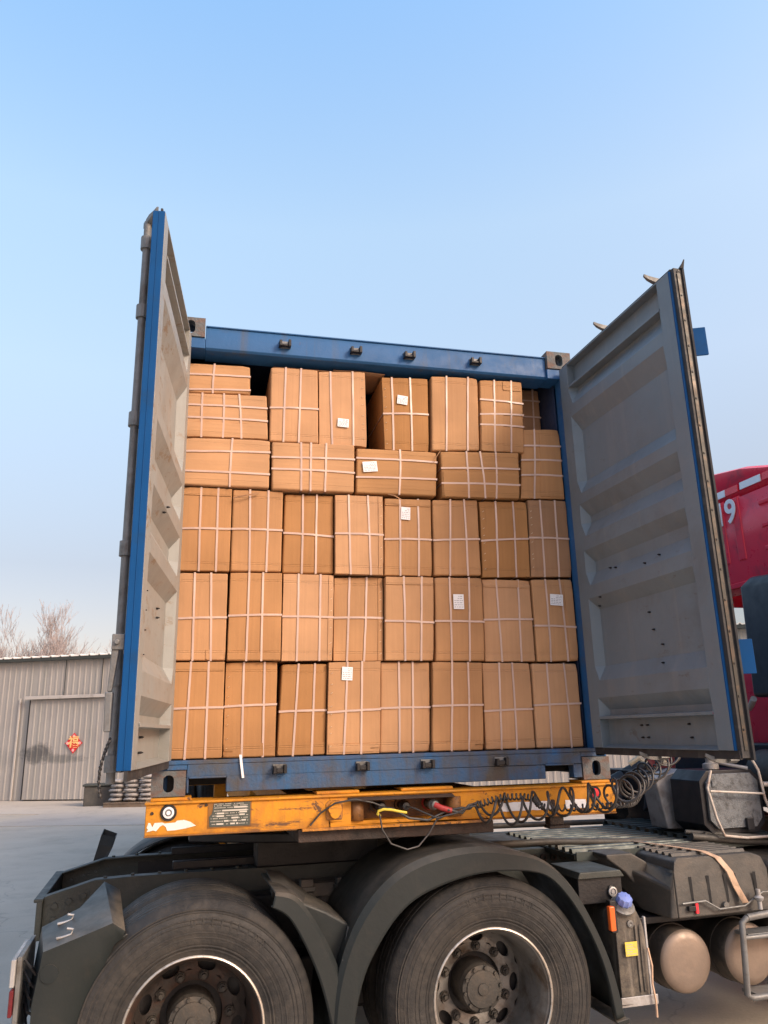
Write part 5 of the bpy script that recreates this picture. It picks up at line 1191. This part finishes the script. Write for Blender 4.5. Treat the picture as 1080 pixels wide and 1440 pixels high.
# data plate
b = MB(); px0, px1, pz0, pz1 = -.944, -.750, 1.340, 1.449
b.mi = 1; b.box((px0-.006, YF-.003, pz0-.006), (px1+.006, YF-.0005, pz1+.002)) ; b.mi = 0
b.prism([(px0+.003, pz0), (px1-.004, pz0), (px1, pz0+.004), (px1, pz1), (px0+.02, pz1-.004), (px0+.016, pz1-.035), (px0+.012, pz1-.05), (px0, pz1-.062)], YF-.0055, YF-.003)
b.build('data_plate', ['plate', 'yellow'], TR)
rnd = random.Random(3); b = MB(); dp = MB()
def rc(bb, x0, x1, z0, z1): bb.box((x0, YF-.0068, z0), (x1, YF-.0055, z1))
flds = [(.115, .178, .082), (.06, .178, .0685), (.035, .07, .056), (.142, .178, .060), (.035, .07, .044), (.142, .168, .048), (.105, .138, .0345), (.07, .092, .0215), (.112, .132, .0215), (.153, .174, .0225), (.035, .068, .0085), (.10, .122, .0085), (.128, .138, .0085)]
for x0, x1, z in flds: rc(dp, px0+x0, px0+x1, pz0+z, pz0+z+.0068)
occupied = flds
for z in (.099, .091, .082, .0685, .057, .046, .0345, .0215, .0085):
    x = .022 if z > .05 else .008
    while x < .182:
        l_ = rnd.uniform(.003, .0055); ok = not any(abs(z-f_[2]) < .006 and f_[0]-.004 < x < f_[1]+.001 for f_ in flds)
        if ok and rnd.random() < .82: rc(b, px0+x, px0+x+l_*.75, pz0+z+.001, pz0+z+.0045)
        x += l_+.0015
b.build('plate_lettering', 'plate_field', TR); dp.build('plate_fields', 'plate_field', TR)
# torn white sticker left, white tape right
b = MB()
b.prism([(-1.229, 1.350), (-1.222, 1.372), (-1.214, 1.371), (-1.203, 1.352), (-1.194, 1.370), (-1.160, 1.371), (-1.148, 1.366), (-1.100, 1.368), (-1.092, 1.376), (-1.06, 1.378), (-1.03, 1.368), (-1.004, 1.350), (-1.05, 1.340), (-1.10, 1.334), (-1.135, 1.333), (-1.142, 1.350), (-1.155, 1.360), (-1.170, 1.352), (-1.185, 1.334), (-1.20, 1.338), (-1.215, 1.334), (-1.228, 1.332), (-1.222, 1.342)], YF-.0025, YF-.0008)
b.build('torn_sticker', 'white', TR)
for x0, x1 in ((.53, .83), (.91, 1.03)):
    b = MB(lambda p: p+V(0, 0, .003*noise.noise(V(p.x*30, 0, p.z*9)))); n = 14
    b.loft([[(x0+(x1-x0)*k/n, YF-.0025, 1.343), (x0+(x1-x0)*k/n, YF-.0025, 1.386)] for k in range(n+1)]); b.build('reflective_tape', 'reflector_white', TR)
b = MB(); b.box((.82, YF+.01, 1.262), (.90, YF+.08, 1.312)); b.box((.81, YF-.0, 1.245), (.93, YF+.08, 1.261)); b.box((.825, YF-.02, 1.315), (.845, YF-.001, 1.392)); b.build('beam_bracket', 'rusty', TR, .006)
# covered socket
b = MB(); b.prism([(-.337+.034*math.cos(a)*(.85 if math.sin(a) < -.3 else 1), 1.392+.040*math.sin(a)) for a in [i*math.pi/10 for i in range(20)]], YF-.032, YF-.004); b.mi = 1
b.prism([(-.375, 1.345), (-.30, 1.345), (-.295, 1.36), (-.295, 1.42), (-.31, 1.435), (-.365, 1.435), (-.38, 1.42), (-.38, 1.36)], YF-.004, YF-.0005)
b.build('socket_cover', ['yellow', 'yellow_rust'], TR, .004)
# couplings in the recess
cps = [((-.10, -.02, 1.395), 'frame_dark', 'galv'), ((.03, -.0, 1.393), 'frame_dark', 'frame_dark'), ((.175, -.03, 1.395), 'galv', 'hose_red')]
for (c, m0, m1) in cps:
    b = MB(); x, y, z = c
    b.lathe([(.0005, -.075), (.018, -.072), (.022, -.05), (.027, -.045), (.027, -.02), (.018, -.015), (.018, .07)], (x, y, z), 'y', 20); b.mi = 1; b.lathe([(.030, .045), (.034, .05), (.034, .065)], (x, y, z), 'y', 20)
    b.build('air_coupling', [m0, m1], TR, smooth=40)

# ================================================================== hoses
def coil(name, anchors, rad, rt, turns, label, m='hose', lead=(), tail=(), rad_end=None, phase=0.0, taper=True):
    P_ = [V(*p) for p in anchors]; pts = []
    def C(t_):
        s_ = t_*(len(P_)-1); i = min(int(s_), len(P_)-2); f_ = s_-i
        a, b_, c, d = P_[max(i-1, 0)], P_[i], P_[i+1], P_[min(i+2, len(P_)-1)]
        return .5*((2*b_)+(-a+c)*f_+(2*a-5*b_+4*c-d)*f_*f_+(-a+3*b_-3*c+d)*f_**3)
    n = int(turns*22); rnd = random.Random(len(label))
    for k in range(n+1):
        t_ = k/n; c = C(t_); tg = (C(min(t_+.01, 1))-C(max(t_-.01, 0))).normalized()
        s1 = tg.cross(V(0, 0, 1)).normalized(); s2 = s1.cross(tg)
        e = min(1, t_*turns*1.2, (1-t_)*turns*1.2) if taper else 1
        a = phase+2*math.pi*turns*t_; jit = 1+.18*noise.noise(V(t_*turns*.9, 0, len(label)))
        rr = (rad+((rad_end or rad)-rad)*t_)*jit*e
        sw_ = .25*rad*noise.noise(V(t_*turns*.6, 5, 0))
        pts.append(c+rr*(math.cos(a)*s1+math.sin(a)*s2)+tg*sw_+V(0, 0, -.25*rad*noise.noise(V(t_*5, 7, 1))))
    pts = [V(*p) for p in lead]+pts+[V(*p) for p in tail]
    b = MB(); b.tube(pts, rt, 8)
    o = b.build(name, m, smooth=60); tag(o, label, 'hose', 'coiled lines between trailer and tractor'); return o
coil('coiled_hose', [(.33, -.16, 1.375), (.60, -.20, 1.365), (.90, -.20, 1.385), (1.15, -.16, 1.40), (1.42, .10, 1.44), (1.80, .42, 1.53), (2.15, .75, 1.60)], .062, .0066, 13,
     'black coiled air hose with wide loops, hanging lowest along the yellow beam', lead=[(-.10, -.10, 1.395), (-.06, -.15, 1.39), (.02, -.16, 1.345), (.12, -.15, 1.33), (.22, -.15, 1.37), (.30, -.15, 1.38)], tail=[(2.3, .85, 1.66), (2.6, 1.0, 1.66)])
coil('coiled_hose', [(.38, -.13, 1.395), (.66, -.15, 1.375), (.92, -.24, 1.40), (1.16, -.26, 1.44), (1.36, -.02, 1.46), (1.75, .30, 1.55), (2.1, .65, 1.63)], .066, .0066, 11,
     'black coiled air hose with the largest loops beside the red lamp', lead=[(.175, -.12, 1.395), (.22, -.17, 1.375), (.30, -.15, 1.355), (.34, -.14, 1.39)], tail=[(2.3, .8, 1.66), (2.62, .95, 1.62)], rad_end=.062, phase=1.3)
coil('coiled_cable', [(.36, -.19, 1.390), (.50, -.20, 1.425), (.66, -.20, 1.415), (.72, -.21, 1.37), (.95, -.22, 1.36), (1.18, -.16, 1.36), (1.36, .0, 1.36), (1.56, .2, 1.45), (1.9, .55, 1.55)], .014, .0045, 62,
     'thin black cable with a tight coil between the wide hose loops', lead=[(.03, -.07, 1.393), (.06, -.13, 1.385), (.16, -.17, 1.34), (.26, -.18, 1.36), (.32, -.19, 1.385)], tail=[(2.1, .7, 1.62), (2.5, .95, 1.66)])
b = MB(); b.tube([(-.125, -.15, 1.362), (-.14, -.16, 1.372), (-.135, -.16, 1.385), (-.11, -.165, 1.392), (-.07, -.165, 1.388), (-.02, -.155, 1.376), (.01, -.15, 1.37)], .0065, 10)
b.build('yellow_sleeve', 'hose_yellow', smooth=60)
o = bpy.data.objects['yellow_sleeve']; tag(o, 'short yellow spiral hose end hooked at the middle of the beam', 'hose end')
b = MB(); b.tube([(.16, -.14, 1.40), (.19, -.16, 1.385), (.24, -.16, 1.37)], .014, 10); o = b.build('red_sleeve', 'hose_red', smooth=60); tag(o, 'red hose end plugged in at the right of the socket recess', 'hose end')
b = MB(); b.tube([(-.13, -.16, 1.37), (-.12, -.17, 1.30), (-.08, -.18, 1.235), (.0, -.18, 1.205), (.06, -.17, 1.215), (.12, -.16, 1.27), (.16, -.16, 1.33), (.24, -.15, 1.36)], .0045, 8); o = b.build('hanging_cable', 'hose', smooth=60); tag(o, 'thin black cable drooping in a loop below the yellow beam', 'cable')
b = MB(); b.tube([(-.46, -.075, 1.325), (-.41, -.08, 1.38), (-.34, -.10, 1.425), (-.24, -.11, 1.44), (-.15, -.10, 1.42), (-.10, -.09, 1.40)], .0045, 8); o = b.build('trailer_cable', 'hose', smooth=60); tag(o, 'thin black cable arching over the round socket cover', 'cable')
